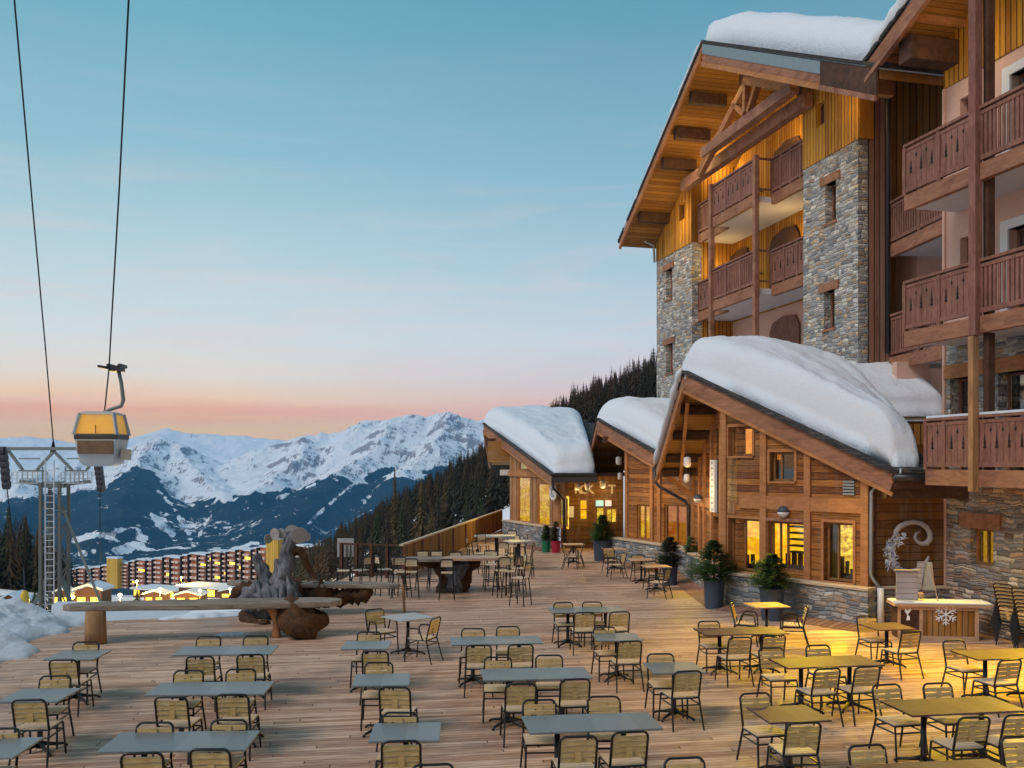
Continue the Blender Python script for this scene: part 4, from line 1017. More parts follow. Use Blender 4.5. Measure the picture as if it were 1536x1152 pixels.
snow_cap('roof_snow', up(A3, .1), up((3.6, 49.2, 5.85), .1), up(E3a, .08), up((3.5, 39.2, roof3(39.2)), .08), up(L3a, .08), up((3.6, 57, roof3(57)), .08), 1.0, ch3, .18, seed=14, edge=.20)
for yy in (47.2, 51.0): MB().box(-1.3, 0.2, yy-.14, yy+.14, roof3(yy)-.62, roof3(yy)-.28).build('purlin', M['timber_dk'], ch3)
MB().box(-1.2, -.1, 46.0, 48.5, 3.9, 4.9).build('eave_box', M['soffit_y'], ch3)
MB().box(1.65, 3.6, 39.02, 39.14, roof3(39.2)-.30, roof3(39.2)-.06).build('gutter', M['metal_dark'], ch3)
dp = MB().tube([P(829, 724, 39.1), P(830, 732, 39.15), P(846, 750, 39.5), P(847, 815, 39.6)], .06, 8).build('downpipe', M['metal_dark'], smooth=True)
tag(dp, 'black rainwater pipe bending down beside the entrance of the glass fronted chalet', 'pipe')
hb = P(750, 713, 46.3); ht = MB().box(hb.x, hb.x+.58, 46.2, 46.6, hb.z, hb.z+.28).build('wall_heater', M['white'], bevel=.02); tag(ht, 'white box heater on the left corner of the glass fronted chalet', 'heater')
# round sign
c = F3.W(F3.S(836), -.16, F3.Z(836, 738)); T3 = Matrix.Translation(c) @ F3.M.to_3x3().to_4x4() @ Matrix.Rotation(math.pi/2, 4, 'X')
rs = MB().lathe([(.36, 0), (.36, .06), (.30, .065)], n=28).build('round_sign', M['white']); rs.matrix_basis = T3; W[rs.name] = T3
tag(rs, 'round white and blue sign above the glass chalet door', 'sign')
ar = MB()
for a0, a1, r_ in ((20, 160, .2), (200, 330, .2), (60, 300, .1)):
    ar.tube([(r_*math.cos(math.radians(a)), r_*math.sin(math.radians(a)), .07) for a in range(a0, a1+1, 20)], .022, 5)
M['blue_mark'] = plain('blue_sign_mark', (.08, .16, .34), .5); ar.build('emblem', M['blue_mark'], rs, T3)

# entrance recess between the two
FE = Frame((2.2, 41.9), (5.0, 41.9)); en = empty('entrance_hall', (3.6, 42, 0), 'dark timber entrance wall with sign letters between the middle and furthest chalets', 'building')
e1 = FE.rect(869, 882, 749, 780); e2 = FE.rect(892, 907, 760, 813); e3 = FE.rect(909, 926, 762, 785)
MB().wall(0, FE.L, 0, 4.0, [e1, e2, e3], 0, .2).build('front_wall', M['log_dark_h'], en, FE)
window(en, FE, e1, 'glow', trans=(.5,), depth=.02); window(en, FE, e2, 'dark', depth=.02, name='door'); window(en, FE, e3, 'bright', depth=.02, mull=(.5,))
MB().box(-.1, FE.L, -2.0, 0, 3.25, 3.4).build('canopy', M['timber_dk'], en, FE)
def letters(txt, fr, s, z, size, mat, t, name='sign_lettering', ext=.02, font_scale=1.0):
    cu = bpy.data.curves.new(name, 'FONT'); cu.body = txt; cu.size = size; cu.extrude = ext; cu.offset = .012
    tmp = bpy.data.objects.new('tmp', cu); COL.objects.link(tmp)
    dg = bpy.context.evaluated_depsgraph_get(); me = bpy.data.meshes.new_from_object(tmp.evaluated_get(dg)); bpy.data.objects.remove(tmp)
    o = bpy.data.objects.new(name, me); COL.objects.link(o); me.materials.clear(); me.materials.append(mat)
    MM = fr.M @ Matrix.Translation((s, t, z)) @ Matrix.Rotation(math.pi/2, 4, 'X'); o.matrix_basis = MM; W[o.name] = MM
    return o
sgn = empty('entrance_sign', FE.W(1.0, -.1, 2.4), 'pale raised letters on the dark entrance wall under the snowy eave', 'sign')
for txt, px in (('R', 861), ('O', 869), ('K', 878.5), ('T', 912)):
    o = letters(txt, FE, FE.S(px), FE.Z(px, 740), .56, M['letter'] if 'letter' in M else M.setdefault('letter', plain('pale_sign_letters', (.50, .42, .36), .6)), -.1, 'letter')
    o.parent = sgn; o.matrix_parent_inverse = W[sgn.name].inverted()
nb = MB().box(0, .32, -.06, 0, 0, .5).build('notice_board', M['white'], bevel=.01); nb.matrix_basis = FE.M @ Matrix.Translation((FE.S(850), -.02, FE.Z(850, 776))); tag(nb, 'small framed notice beside the entrance door', 'notice')
for px, w, mt, lb in ((899, .34, 'lamp_teal', 'pale turquoise lit panel above the entrance door'), (912, .28, 'lamp_white2', 'white square lit panel above the entrance door, right of the turquoise one')):
    M.setdefault('lamp_teal', emit('turquoise_panel', (.35, .62, .60), .8)); M.setdefault('lamp_white2', emit('white_panel', (.8, .62, .58), .7))
    o = MB().box(-w/2, w/2, -.08, 0, 0, .26).build('lit_panel', M[mt], bevel=.01); o.matrix_basis = FE.M @ Matrix.Translation((FE.S(px), -.1, FE.Z(px, 759))); tag(o, lb, 'light panel')

# ================================================================== HOTEL
WALL = Frame((6.06, 39.10), (9.39, 25.30))            # line of the stone tower faces, s grows towards the viewer
u_, n_ = WALL.u, WALL.n
SX = WALL.S; SZ = WALL.Z
ho = empty('hotel', WALL.W(7, 3, 0), 'tall alpine hotel block with grey stone towers, ochre boards and a snowy gable', 'hotel', 'hotel buildings on the right')
sA, sB, sC, sD = 0.0, SX(1038), SX(1205), SX(1287)
OV = -1.4
ap = WALL.uv(1057, 66, OV); le = WALL.uv(932, 362, OV); re = WALL.uv(1235, 92, OV)
slR = (ap[1]-re[1])/(re[0]-ap[0]); slL = (ap[1]-le[1])/(ap[0]-le[0])
def roofH(s): return ap[1]-slR*(s-ap[0]) if s > ap[0] else ap[1]-slL*(ap[0]-s)
sR = SX(1308, OV)+.3
topw = lambda s: roofH(s)-.45
zst = 12.25; RB_ = 1.7
def hole(px0, px1, py0, py1, t=0): return WALL.rect(px0, px1, py0, py1, t)
w1 = hole(999, 1008, 404, 449); w2 = hole(999, 1009, 516, 560); w3 = hole(1238, 1254, 274, 333); w4 = hole(1236, 1252, 436, 493)
MB().wall(sA, sB, 0, zst, [w1, w2], 0, .4).build('stone_tower', M['stone_hotel'], ho, WALL)
MB().wall(sC, sD, 0, WALL.Z(1246, 232), [w3, w4], 0, .42).build('stone_tower', M['stone_hotel'], ho, WALL)
o4 = hole(1226, 1238, 154, 188); o5 = hole(1020, 1028, 305, 330)
MB().box(sB-.02, sB, .4, RB_, zst, 16).box(sB-.02, sB, .4, RB_, 0, zst).build('bay_side_wall', M['ochre_y'], ho, WALL)
MB().wall(sA, sB, zst, topw, [o5], -.03, .4).build('boarded_gable', M['ochre_v'], ho, WALL)
MB().wall(sC, sD+.1, WALL.Z(1246, 232), topw, [o4], -.03, .42).build('boarded_gable', M['ochre_v'], ho, WALL)
for r in (w1, w2, w3, w4):
    window(ho, WALL, r, 'glow' if r is w2 else 'dark', depth=.22, frame=.05, fmat=M['rail'], curtain=(0, 1) if r is not w2 else None)
    MB().box(r[0]-.22, r[1]+.22, -.05, .3, r[3], r[3]+.24).build('lintel', M['fascia'], ho, WALL); MB().box(r[0]-.05, r[1]+.05, -.05, .25, r[2]-.07, r[2]).build('sill', M['fascia'], ho, WALL)
for r in (o4, o5): MB().box(r[0], r[1], .12, .2, r[2], r[3]).build('shutter', M['timber_dk'], ho, WALL)
# recessed balcony bay
RB = 1.7
zf1 = WALL.Z(1205, 274); zf0 = WALL.Z(1205, 423)     # undersides of the balcony floors
bw = [WALL.rect(1100, 1122, 236, 275, RB)]
def door_hole(px, w, zb, h): s = SX(px, RB); return (s-w/2, s+w/2, zb, zb+h)
dh = [door_hole(1180, 1.5, zf1+.32, 2.0), door_hole(1112, 1.3, zf1+.32, 2.0), door_hole(1176, 1.5, zf0+.32, 2.0), door_hole(1108, 1.3, zf0+.32, 2.0)]
dl = [door_hole(1176, 1.5, zf0-2.7, 2.0)]
MB().wall(sB, sC, zf0, topw, dh, RB, RB+.2).build('recessed_wall', M['ochre_v'], ho, WALL)
MB().wall(sB, sC, 0, zf0, dl, RB, RB+.2).build('recessed_wall', M['stucco'], ho, WALL)
for r in dh+dl:
    window(ho, WALL, r, 'glow' if r in (dh[3], dl[0]) else 'dark', t=RB, depth=.05, fmat=M['rail'], name='balcony_door', curtain=(0, .5))
    # arched shutter leaf swung open
    sw = r[1]-r[0]; q = MB(); zt = r[3]
    q.prism([(r[0]-.1, r[2]), (r[1]+.35, r[2]), (r[1]+.35, zt-.05), (r[1]+.1, zt+.28), ((r[0]+r[1])/2+.1, zt+.36), (r[0]+.1, zt+.2), (r[0]-.1, zt-.1)], RB-.09, RB-.03)
    q.build('shutter', M['timber_dk' if r not in (dl[0],) else 'rail'], ho, WALL)
def balcony(root, fr, s0, s1, zb, y0, y1, panels, rail_h=1.15, beam=.34, ends=(True, True), mat='rail', under=True):
    """floor slab + edge beam + railing at y0 (front). panels = list of (kind, share)"""
    if under: MB().box(s0, s1, y0+.10, y1, zb+.06, zb+.24).build('balcony_floor', M['white_soffit'], root, fr)
    r = MB().box(s0, s1, y0, y0+.14, zb, zb+beam).build('edge_beam', M['fascia'], root, fr)
    zr0 = zb+beam+.10; zr1 = zb+beam+rail_h
    rl = MB().box(s0, s1, y0-.03, y0+.12, zr1-.06, zr1); rl.box(s0, s1, y0+.0, y0+.07, zr1-.17, zr1-.10); rl.box(s0, s1, y0, y0+.07, zr0-.04, zr0+.06)
    tot = sum(p[1] for p in panels); x = s0; bo = MB(); ct = bo
    for kind, sh in panels:
        x1 = x+(s1-s0)*sh/tot
        rl.box(x-.05, x+.05, y0-.01, y0+.09, zb+beam, zr1-.06)
        if kind == 'b':
            n = max(2, round((x1-x-.1)/.17)); bwid = (x1-x-.1)/n
            for k in range(n):
                a = x+.05+k*bwid; bo.box(a+.006, a+bwid-.006, y0+.015, y0+.045, zr0+.06, zr1-.17)
            zm = (zr0+zr1)/2; bo.cur = 1
            for k in range(1, n):
                a = x+.05+k*bwid
                if k % 2: ct.prism([(a-.045, zm-.17), (a+.045, zm-.17), (a+.02, zm-.09), (a+.035, zm-.07), (a+.012, zm+.02), (a+.02, zm+.03), (a, zm+.13), (a-.02, zm+.03), (a-.012, zm+.02), (a-.035, zm-.07), (a-.02, zm-.09)], y0+.008, y0+.014)
                else: ct.prism([(a-.03, zm+.19), (a, zm+.15), (a+.03, zm+.19), (a, zm+.25)], y0+.008, y0+.014)
            bo.cur = 0
        else:
            n = max(3, round((x1-x)/(.13))); 
            for k in range(n):
                a = x+.05+(x1-x-.1)*(k+.5)/n; bo.box(a-.035, a+.035, y0+.015, y0+.045, zr0+.06, zr1-.17)
        x = x1
    rl.box(s1-.05, s1+.05, y0-.01, y0+.09, zb+beam, zr1-.06)
    ro = rl.build('railing', M[mat], root, fr); bo.build('baluster_board', [M['rail'], M['cut']], ro, fr)
    for e, sx in zip(ends, (s0, s1)):
        if e:
            for za, zc_ in ((zr1-.06, zr1), (zr0, zr0+.06)): MB().box(sx-.03, sx+.03, y0+.13, y1, za, zc_).build('end_rail', M[mat], root, fr)
M['cut'] = plain('dark_cutouts', (.012, .008, .007), .9)
s73, s140 = SX(1073, -.15), SX(1140, -.15)
for zb, pn in ((zf1, ('bbb', 'ss', 'ssss')), (zf0, ('sss', 'bb', 'bbb'))):
    balcony(ho, WALL, sB, s73, zb, .25, RB, [(k, 1) for k in pn[1]], ends=(False, False))
    balcony(ho, WALL, s73, s140, zb, -.30, RB, [(k, 1) for k in pn[0]], ends=(True, True))
    balcony(ho, WALL, s140, sC, zb, .25, RB, [(k, 1) for k in pn[2]], ends=(False, False))
for s in (s73, s140): MB().box(s-.09, s+.09, -.38, -.22, 4.0, zf1+1.55).build('balcony_post', M['timber'], ho, WALL, bevel=.01)
# timber truss in the gable
q = MB(); tw = -.25
b0 = WALL.Z(1128, 208, tw); MB().box(sB-.2, SX(1213, tw), tw-.15, tw+.15, b0-.20, b0+.20).build('tie_beam', M['timber'], ho, WALL, bevel=.015)
b1 = WALL.Z(1124, 180, tw-.5); MB().box(SX(1056, tw-.5), SX(1192, tw-.5), tw-.65, tw-.35, b1-.17, b1+.17).build('collar_beam', M['timber'], ho, WALL, bevel=.015)
def tb(x0, y0, x1, y1, w=.22, t=-.75):
    a = WALL.uv(x0, y0, t); b = WALL.uv(x1, y1, t); q.beam((a[0], t, a[1]), (b[0], t, b[1]), .2, w)
tb(1050, 262, 1122, 122, .24); tb(1118, 121, 1192, 131, .24); tb(1119, 168, 1120, 124, .15); tb(1124, 168, 1137, 126, .15); tb(1118, 172, 1101, 155, .15); tb(1064, 228, 1050, 262, .14)
q.build('truss', M['timber_orange'], ho, WALL)
# roof
L0 = (le[0], OV); depth_back = 13.0
rf = MB(); th = .22
rf.prism([(le[0], le[1]-th), (ap[0], ap[1]-th), (sR, roofH(sR)-th), (sR, roofH(sR)), (ap[0], ap[1]), (le[0], le[1])], OV, depth_back)
ro = rf.build('roof', M['soffit'], ho, WALL)
e = MB(); e.prism([(le[0]-.12, le[1]-.05), (ap[0], ap[1]+.02), (sR+.1, roofH(sR)+.0), (sR+.1, roofH(sR)+.10), (ap[0], ap[1]+.13), (le[0]-.12, le[1]+.07)], OV-.12, depth_back); e.build('slate_edge', M['slate'], ro, WALL)
def rb(s0, s1, y, h, d, nm, mat, par=ho):
    MB().prism([(s0, roofH(s0)-d-h), (s1, roofH(s1)-d-h), (s1, roofH(s1)-d), (s0, roofH(s0)-d)], y, y+.06).build(nm, M[mat], par, WALL)
smid = SX(1235, OV)
rb(le[0], ap[0], OV-.08, .34, .0, 'fascia', 'fascia'); rb(le[0]+.05, ap[0], OV-.13, .10, .26, 'fascia_trim', 'timber_orange')
rb(ap[0], smid, OV-.08, .30, .34, 'fascia', 'fascia'); rb(ap[0], smid, OV-.10, .34, .0, 'metal_flashing', 'metal_grey'); rb(ap[0], smid, OV-.14, .16, .60, 'fascia_trim', 'timber_orange')
rb(smid, sR, OV-.10, .75, 0, 'fascia', 'timber_dk'); rb(smid, sR, OV-.15, .14, .62, 'fascia_trim', 'timber')
for px, py in ((958, 352), (993, 298), (1012, 262), (1035, 213), (1066, 160)):
    s, z = WALL.uv(px, py, OV+.1); zz_ = roofH(s)-th-.42
    MB().box(s-.14, s+.14, OV+.12, .05, zz_, roofH(s)-th-.03).build('purlin', M['timber_dk'], ho, WALL)
for f in (.22, .42, .62, .8): 
    s = ap[0]+(sR-ap[0])*f; MB().box(s-.1, s+.1, OV+.1, .3, roofH(s)-th-.5, roofH(s)-th-.02).build('purlin', M['timber_orange'], ho, WALL)
MB().prism([(ap[0]-.3, ap[1]-th-.9), (sD, roofH(sD)-th-.9), (sD, roofH(sD)-th), (ap[0]-.3, ap[1]-th-.1)], .02, .18).build('gable_panel', M['timber_dk'], ho, WALL)
# hotel roof snow
def WP(s, t, z): return tuple(WALL.W(s, t, z))
snow_cap('roof_snow', WP(ap[0], OV, ap[1]+.12), WP(ap[0], 12.5, ap[1]+.12), WP(sR, OV, roofH(sR)+.1), WP(sR, 12.5, roofH(sR)+.1), WP(le[0], OV, le[1]+.06), WP(le[0], 12.5, le[1]+.06), 1.08, ho, .10, seed=21, tl=.45, edge=.06, lump=.03)
MB().tube([WALL.W(.05, -.12, 12.2), WALL.W(.02, -.14, 12.9), WALL.W(-.1, -.5, 13.1)], .05, 8).build('downpipe', M['metal_grey'], ho)
# main body behind (so nothing is hollow)
MB().box(.3, sD-.2, RB+.3, 12.8, 0, 11.5).build('inner_block', M['stucco'], ho, WALL)
# return wall and weathered board bay between tower and wing
p0 = WALL.W(sD, 0, 0); p1 = P(1302, 400, 25.45); p2 = P(1331, 400, 25.6)
RT = Frame((p1.x-.02, p1.y-.12), (p2.x, p2.y-.12)); MB().box(0, RT.L, 0, .5, 5.2, 15.2).build('board_pilaster', M['brown_v'], ho, RT)
p3 = P(1325, 400, 26.9); p4 = P(1440, 400, 26.9); RC = Frame((p3.x, p3.y), (p4.x, p4.y)); MB().box(0, RC.L, 0, .3, 3.5, 16.5).build('recess_wall', M['ochre_dark_v'], ho, RC)
MB().tube([P(1333, 122, 25.3), P(1332, 135, 25.3), P(1332, 530, 25.3)], .075, 8).build('downpipe', M['metal_dark'], ho, smooth=True)

# ---- wing nearer to the viewer
wi = empty('hotel_wing', WALL.W(20, 3, 0), 'nearer hotel wing in pink stucco over stone with three rows of carved brown balconies', 'hotel', 'hotel buildings on the right')
W2 = Frame((10.5, 20.7), (10.5+.2347*9, 20.7-.972*9))
sw0 = W2.S(1418.5); send = W2.L
g1 = W2.rect(1455, 1490, 793, 848)
g1b = W2.rect(1507, 1536, 795, 850)
MB().wall(sw0, send, -.3, 3.35, [g1], 0, .5).build('stone_wall', M['stone_base'], wi, W2)
window(wi, W2, g1, 'glow', depth=.16, mull=(.5,), curtain=(.55, 1), back=.12)
MB().box(g1[0]-.28, g1[1]+.25, -.06, .3, g1[3], g1[3]+.34).build('lintel', M['timber'], wi, W2)
s0 = sw0; d1 = W2.rect(1425, 1463, 566, 650); d2 = W2.rect(1497, 1560, 556, 650)
d1 = (d1[0], d1[1], 3.4, d1[3]); d2 = (d2[0], d2[1], 3.4, d2[3])
MB().wall(sw0, send, 3.35, 6.55, [d1, d2], 0, .5).build('stone_wall', M['stone_hotel'], wi, W2)
for r in (d1, d2):
    window(wi, W2, r, 'dark', depth=.25, fmat=M['rail'], name='balcony_door', mull=(.5,)); MB().box(r[0]-.15, r[1]+.3, -.06, .3, r[3], r[3]+.32).build('lintel', M['timber_orange'], wi, W2)
e1 = W2.rect(1440, 1463, 143, 200); e2 = W2.rect(1440, 1463, 354, 415); f1 = W2.rect(1517, 1600, 90, 200); f2 = W2.rect(1514, 1600, 330, 420)
f1 = (f1[0], f1[1], 9.8, f1[3]); f2 = (f2[0], f2[1], 6.7, f2[3])
zoc = W2.Z(1444, 119); 
MB().wall(sw0, send, 6.55, zoc, [e1, e2, f1, f2], 0, .4).build('stucco_wall', M['stucco'], wi, W2)
for r in (e1, e2): window(wi, W2, r, 'dark', depth=.2, frame=.1, fmat=M['rail'], curtain=(0, 1))
for r in (f1, f2):
    window(wi, W2, r, 'dark', depth=.2, fmat=M['rail'], name='balcony_door', mull=(.5,), curtain=(.5, 1))
    MB().box(r[0]-.22, r[0], -.05, .2, r[2], r[3]+.2).box(r[0], r[1], -.05, .2, r[3], r[3]+.2).build('door_surround', M['white'], wi, W2)
MB().box(sw0-.02, send, -.04, .3, zoc, 19).build('boarded_gable', M['ochre_v'], wi, W2)
MB().box(sw0-.06, sw0+.02, -.05, 6, 0, zoc).build('end_wall', M['stucco'], wi, W2)
# balconies of the wing
BY = -1.42; bs0 = W2.S(1356, BY); bpost = W2.S(1465, BY)
zb2 = W2.Z(1465, 272, BY); zb1 = W2.Z(1465, 500, BY); zb0 = W2.Z(1465, 730, BY)
for zb, k in ((zb2, 0), (zb1, 1)):
    balcony(wi, W2, bs0, bpost, zb, BY, 0, [('b', 1), ('b', 1)], ends=(True, False))
    balcony(wi, W2, bpost, send, zb, BY, 0, [('s', 1), ('s', 1), ('s', 1), ('b', 1)], ends=(False, False))
bl = W2.S(1388, BY)
balcony(wi, W2, bl, bpost, zb0, BY, 0, [('b', .6), ('b', 1)], ends=(True, False), rail_h=1.12)
balcony(wi, W2, bpost, send, zb0, BY, 0, [('b', 1), ('b', 1), ('b', 1), ('b', 1)], ends=(False, False), rail_h=1.12)
MB().box(bl, send, BY+.02, BY+.10, zb0+.34+1.12, zb0+.34+1.17).build('rail_snow', M['snow'], wi, W2)
MB().box(bpost-.10, bpost+.10, BY-.12, BY+.06, zb1-.05, 17).build('balcony_post', M['rail'], wi, W2, bevel=.01); MB().box(bpost+.02, bpost+.16, BY+.14, BY+.3, zb1+.3, 17).build('balcony_post', M['timber_dk'], wi, W2)
MB().box(bpost-.075, bpost+.065, BY-.15, BY+.0, zb0-.1, zb1-.06).build('balcony_post', M['post_gold'], wi, W2, bevel=.01); MB().box(bpost+.02, bpost+.16, BY+.14, BY+.3, zb0+.3, zb1).build('balcony_post', M['timber_dk'], wi, W2)
# small balconies in the recess
rz = [WALL.Z(1345, 384, .9), WALL.Z(1345, 384, .9)-3.05]
RS = Frame((P(1333, 300, 25.35).x, 25.35), (P(1420, 300, 22.2).x+.15, 22.2))
for zb in rz: balcony(wi, RS, 0, RS.L, zb, 0, 3.0, [('s', 1), ('s', 1)], ends=(False, False))
# pink wall below, behind chalet roof
MB().box(10.02, 10.9, 24.3, 24.6, 3.5, 6.45).build('link_wall', M['stucco'], wi)
# wing roof
wap = (W2.S(1420, OV), 0)
a0 = W2.uv(1310, 108, OV); a1 = W2.uv(1390, 0, OV); sl_ = (a1[1]-a0[1])/(a1[0]-a0[0])
rz_ = lambda s: a0[1]+.35+sl_*(s-a0[0])
s_e = W2.S(1303, OV); s_far = a0[0]+12
MB().prism([(s_e, rz_(s_e)-.2), (s_far, rz_(s_far)-.2), (s_far, rz_(s_far)), (s_e, rz_(s_e))], OV, 10).build('roof', M['soffit'], wi, W2)
MB().prism([(s_e-.1, rz_(s_e)+.0), (s_far, rz_(s_far)+.03), (s_far, rz_(s_far)+.14), (s_e-.1, rz_(s_e)+.10)], OV-.12, 10).build('slate_edge', M['slate'], wi, W2)
MB().prism([(s_e, rz_(s_e)-.40), (s_far, rz_(s_far)-.40), (s_far, rz_(s_far)), (s_e, rz_(s_e))], OV-.07, OV-.01).build('fascia', M['fascia'], wi, W2)
MB().prism([(s_e, rz_(s_e)-.48), (s_far, rz_(s_far)-.48), (s_far, rz_(s_far)-.36), (s_e, rz_(s_e)-.36)], OV-.12, OV-.0).build('fascia_trim', M['timber'], wi, W2)
W2P = lambda s, t, z: tuple(W2.W(s, t, z))
snow_cap('roof_snow', W2P(s_far, OV, rz_(s_far)+.1), W2P(s_far, 9, rz_(s_far)+.1), W2P(s_e, OV, rz_(s_e)+.06), W2P(s_e, 9, rz_(s_e)+.06), W2P(s_far+.5, OV, rz_(s_far)), W2P(s_far+.5, 9, rz_(s_far)), .55, wi, .08, seed=31, edge=.05)
for px, py in ((1385, 100),):
    z = W2.Z(px, py, -.8); s = W2.S(px, -.8)
    MB().box(s-.2, s+.25, OV+.1, .05, rz_(s)-.95, rz_(s)-.42).build('purlin', M['timber_dk'], wi, W2)
for k in (0, 1, 2): s = s_e+.5+k*.55; MB().box(s-.06, s+.06, OV+.05, .4, rz_(s)-.36, rz_(s)-.2).build('rafter', M['timber_orange'], wi, W2)
# ================================================================== terrace
DR = Matrix.Rotation(math.radians(8.5), 4, 'Z'); DI = DR.inverted()
def dl(x, y): v = DI @ Vector((x, y, 0)); return (v.x, v.y)
pl = [G(0, 985), G(100, 934), G(250, 927), G(400, 922), G(470, 888), G(520, 866), G(600, 862)]
poly = [(-11.5, 2.0), (-10.2, 15.0)] + [(p.x, p.y) for p in pl] + [(-.6, 53.5), (0, 58), (2.2, 58), (2.2, 42), (4.6, 42), (12, 36), (12, 2.0)]
b = bmesh_poly = MB(); vs = [dl(*p) for p in poly]; n = len(vs)
b.add([(x, y, 0) for x, y in vs] + [(x, y, -.06) for x, y in vs], [tuple(range(n)), tuple(range(2*n-1, n-1, -1))] + [(i, i+n, (i+1) % n+n, (i+1) % n) for i in range(n)])
dk = b.build('terrace_deck', M['deck'], None, DR); dk['kind'] = 'structure'
sk = MB()
for i in range(n):
    x0, y0 = poly[i]; x1, y1 = poly[(i+1) % n]; sk.beam((x0, y0, -.35), (x1, y1, -.35), .08, .5)
o = sk.build('deck_edge_boards', M['brown_v']); o['kind'] = 'structure'

# snow bank at the left edge
def snow_bank():
    nx, ny = 260, 240; xs = np.linspace(-21, -8.5, nx); ys = np.linspace(9, 26.5, ny); X, Y = np.meshgrid(xs, ys)
    edge = np.interp(Y[:, 0], [9, 15, 18, 20, 22.3, 23.6, 26.5], [-8.7, -9.3, -9.75, -10.1, -10.4, -11.6, -13])[:, None]
    d_ = (edge - X) + (fbm(X*.9, Y*.9, 3, 55)-.5)*1.1
    h = np.clip(d_/1.3, 0, 1)**.6*.42 + (fbm(X*1.6, Y*1.6, 4, 5)-.5)*.40*np.clip(d_, 0, 1) + (fbm(X*4.2, Y*4.2, 3, 8, True)-.5)*.20*np.clip(d_*1.5, 0, 1)
    h = h - np.clip((Y-23.2)/2.5, 0, 1)**1.3*1.0 - np.clip((-14.5-X)/5, 0, 1)*.5
    Z = np.where(d_ < 0, -.12, h - .02)
    tag(grid_mesh('snow_bank', X, Y, Z, M['snow_bank'], None), 'bank of lumpy shovelled snow along the left edge of the terrace', 'snow bank')
snow_bank()
def snow_strip(a, b_, w, h, label, seed):
    nx, ny = 60, 10; vs = []; a = Vector(a); b_ = Vector(b_); d_ = (b_-a).normalized(); nn = Vector((-d_.y, d_.x, 0))
    for i in range(nx+1):
        for j in range(ny+1):
            u = i/nx; v = j/ny*2-1; q = a.lerp(b_, u)+nn*v*w*(.6+.5*mnoise.noise(Vector((u*6, seed, 0))))*math.sin(math.pi*min(1, max(.02, u*1.0)))**.4
            z = h*max(0, 1-v*v)*(math.sin(math.pi*u)**.5 if 0 < u < 1 else 0)*(1+.5*mnoise.noise(Vector((q.x*2, q.y*2, seed))))
            vs.append((q.x, q.y, a.z+z-.01))
    fs = [(i*(ny+1)+j, (i+1)*(ny+1)+j, (i+1)*(ny+1)+j+1, i*(ny+1)+j+1) for i in range(nx) for j in range(ny)]
    return tag(MB().add(vs, fs).build('snow_patch', M['snow_ground'], smooth=True), label, 'snow patch')
snow_strip(G(235, 929), G(372, 922), .28, .12, 'thin strip of old snow on the far deck edge behind the slab bench', 1)
snow_strip(G(322, 953), G(375, 951), .20, .07, 'small patch of melting snow on the deck in front of the root', 2)

# ================================================================== chair, armchair, stool, tables
def arc(p, q, r, n=5):
    return None
def hoop(w, zb, yb, zt, yt, r=.07, n=5):
    pts = [(-w, yb, zb)]
    for k in range(n+1):
        a = math.pi/2*k/n; f = (zt-r+r*math.sin(a)-zb)/(zt-zb); pts.append((-w+r-r*math.cos(a), yb+(yt-yb)*f, zt-r+r*math.sin(a)))
    pts += [(-p[0], p[1], p[2]) for p in reversed(pts)]
    return pts
def make_chair(name='bistro_chair', label='x', arms=False):
    t = empty(name, (0, 0, 0), label, 'chair')
    k = M['frame_black']; w = .205
    MB().tube(hoop(w, .44, -.20, .845, -.30), .0150, 6).build('back_frame', k, t, smooth=True)
    bb = MB()
    for i in range(4):
        z = .545+.066*i; f = (z-.44)/.405; y = -.20-.10*f
        bb.box(-w+.012, w-.012, y-.008, y+.010, z, z+.053)
    bb.box(-.035, .035, -.262, -.250, .55, .79)
    bb.build('backrest', M['back_wood'], t)
    ss = MB()
    for i in range(6): y = -.19+.068*i; ss.box(-w-.005, w+.005, y, y+.056, .445, .462)
    ss.build('seat', M['seat_wood'], t)
    sf = MB(); 
    for s in (-1, 1): sf.tube([(s*w, -.20, .435), (s*w, .205, .435)], .013, 6)
    sf.tube([(-w, -.19, .432), (w, -.19, .432)], .012, 6).tube([(-w, .20, .432), (w, .20, .432)], .012, 6)
    sf.build('seat_frame', k, t)
    st = MB(); st.tube([(-.215, -.235, .345), (.215, -.235, .345)], .0115, 6).tube([(-.21, .215, .345), (.21, .215, .345)], .0115, 6)
    for s in (-1, 1): st.tube([(s*.212, -.23, .345), (s*.208, .21, .345)], .0115, 6)
    st.build('stretcher', k, t)
    for s in (-1, 1):
        MB().tube([(s*w, -.20, .45), (s*.232, -.325, 0)], [.0150, .0135], 6).build('leg', k, t)
        if arms:
            MB().tube([(s*.235, .255, 0), (s*.235, .20, .60), (s*.235, .17, .645), (s*.235, .12, .655), (s*.235, -.03, .655), (s*.235, -.07, .635), (s*.225, -.13, .44)], .0145, 6).build('leg', k, t)
        else:
            MB().tube([(s*w, .19, .437), (s*(w+.004), .215, .425), (s*.225, .27, 0)], .0140, 6).build('leg', k, t)
    return t
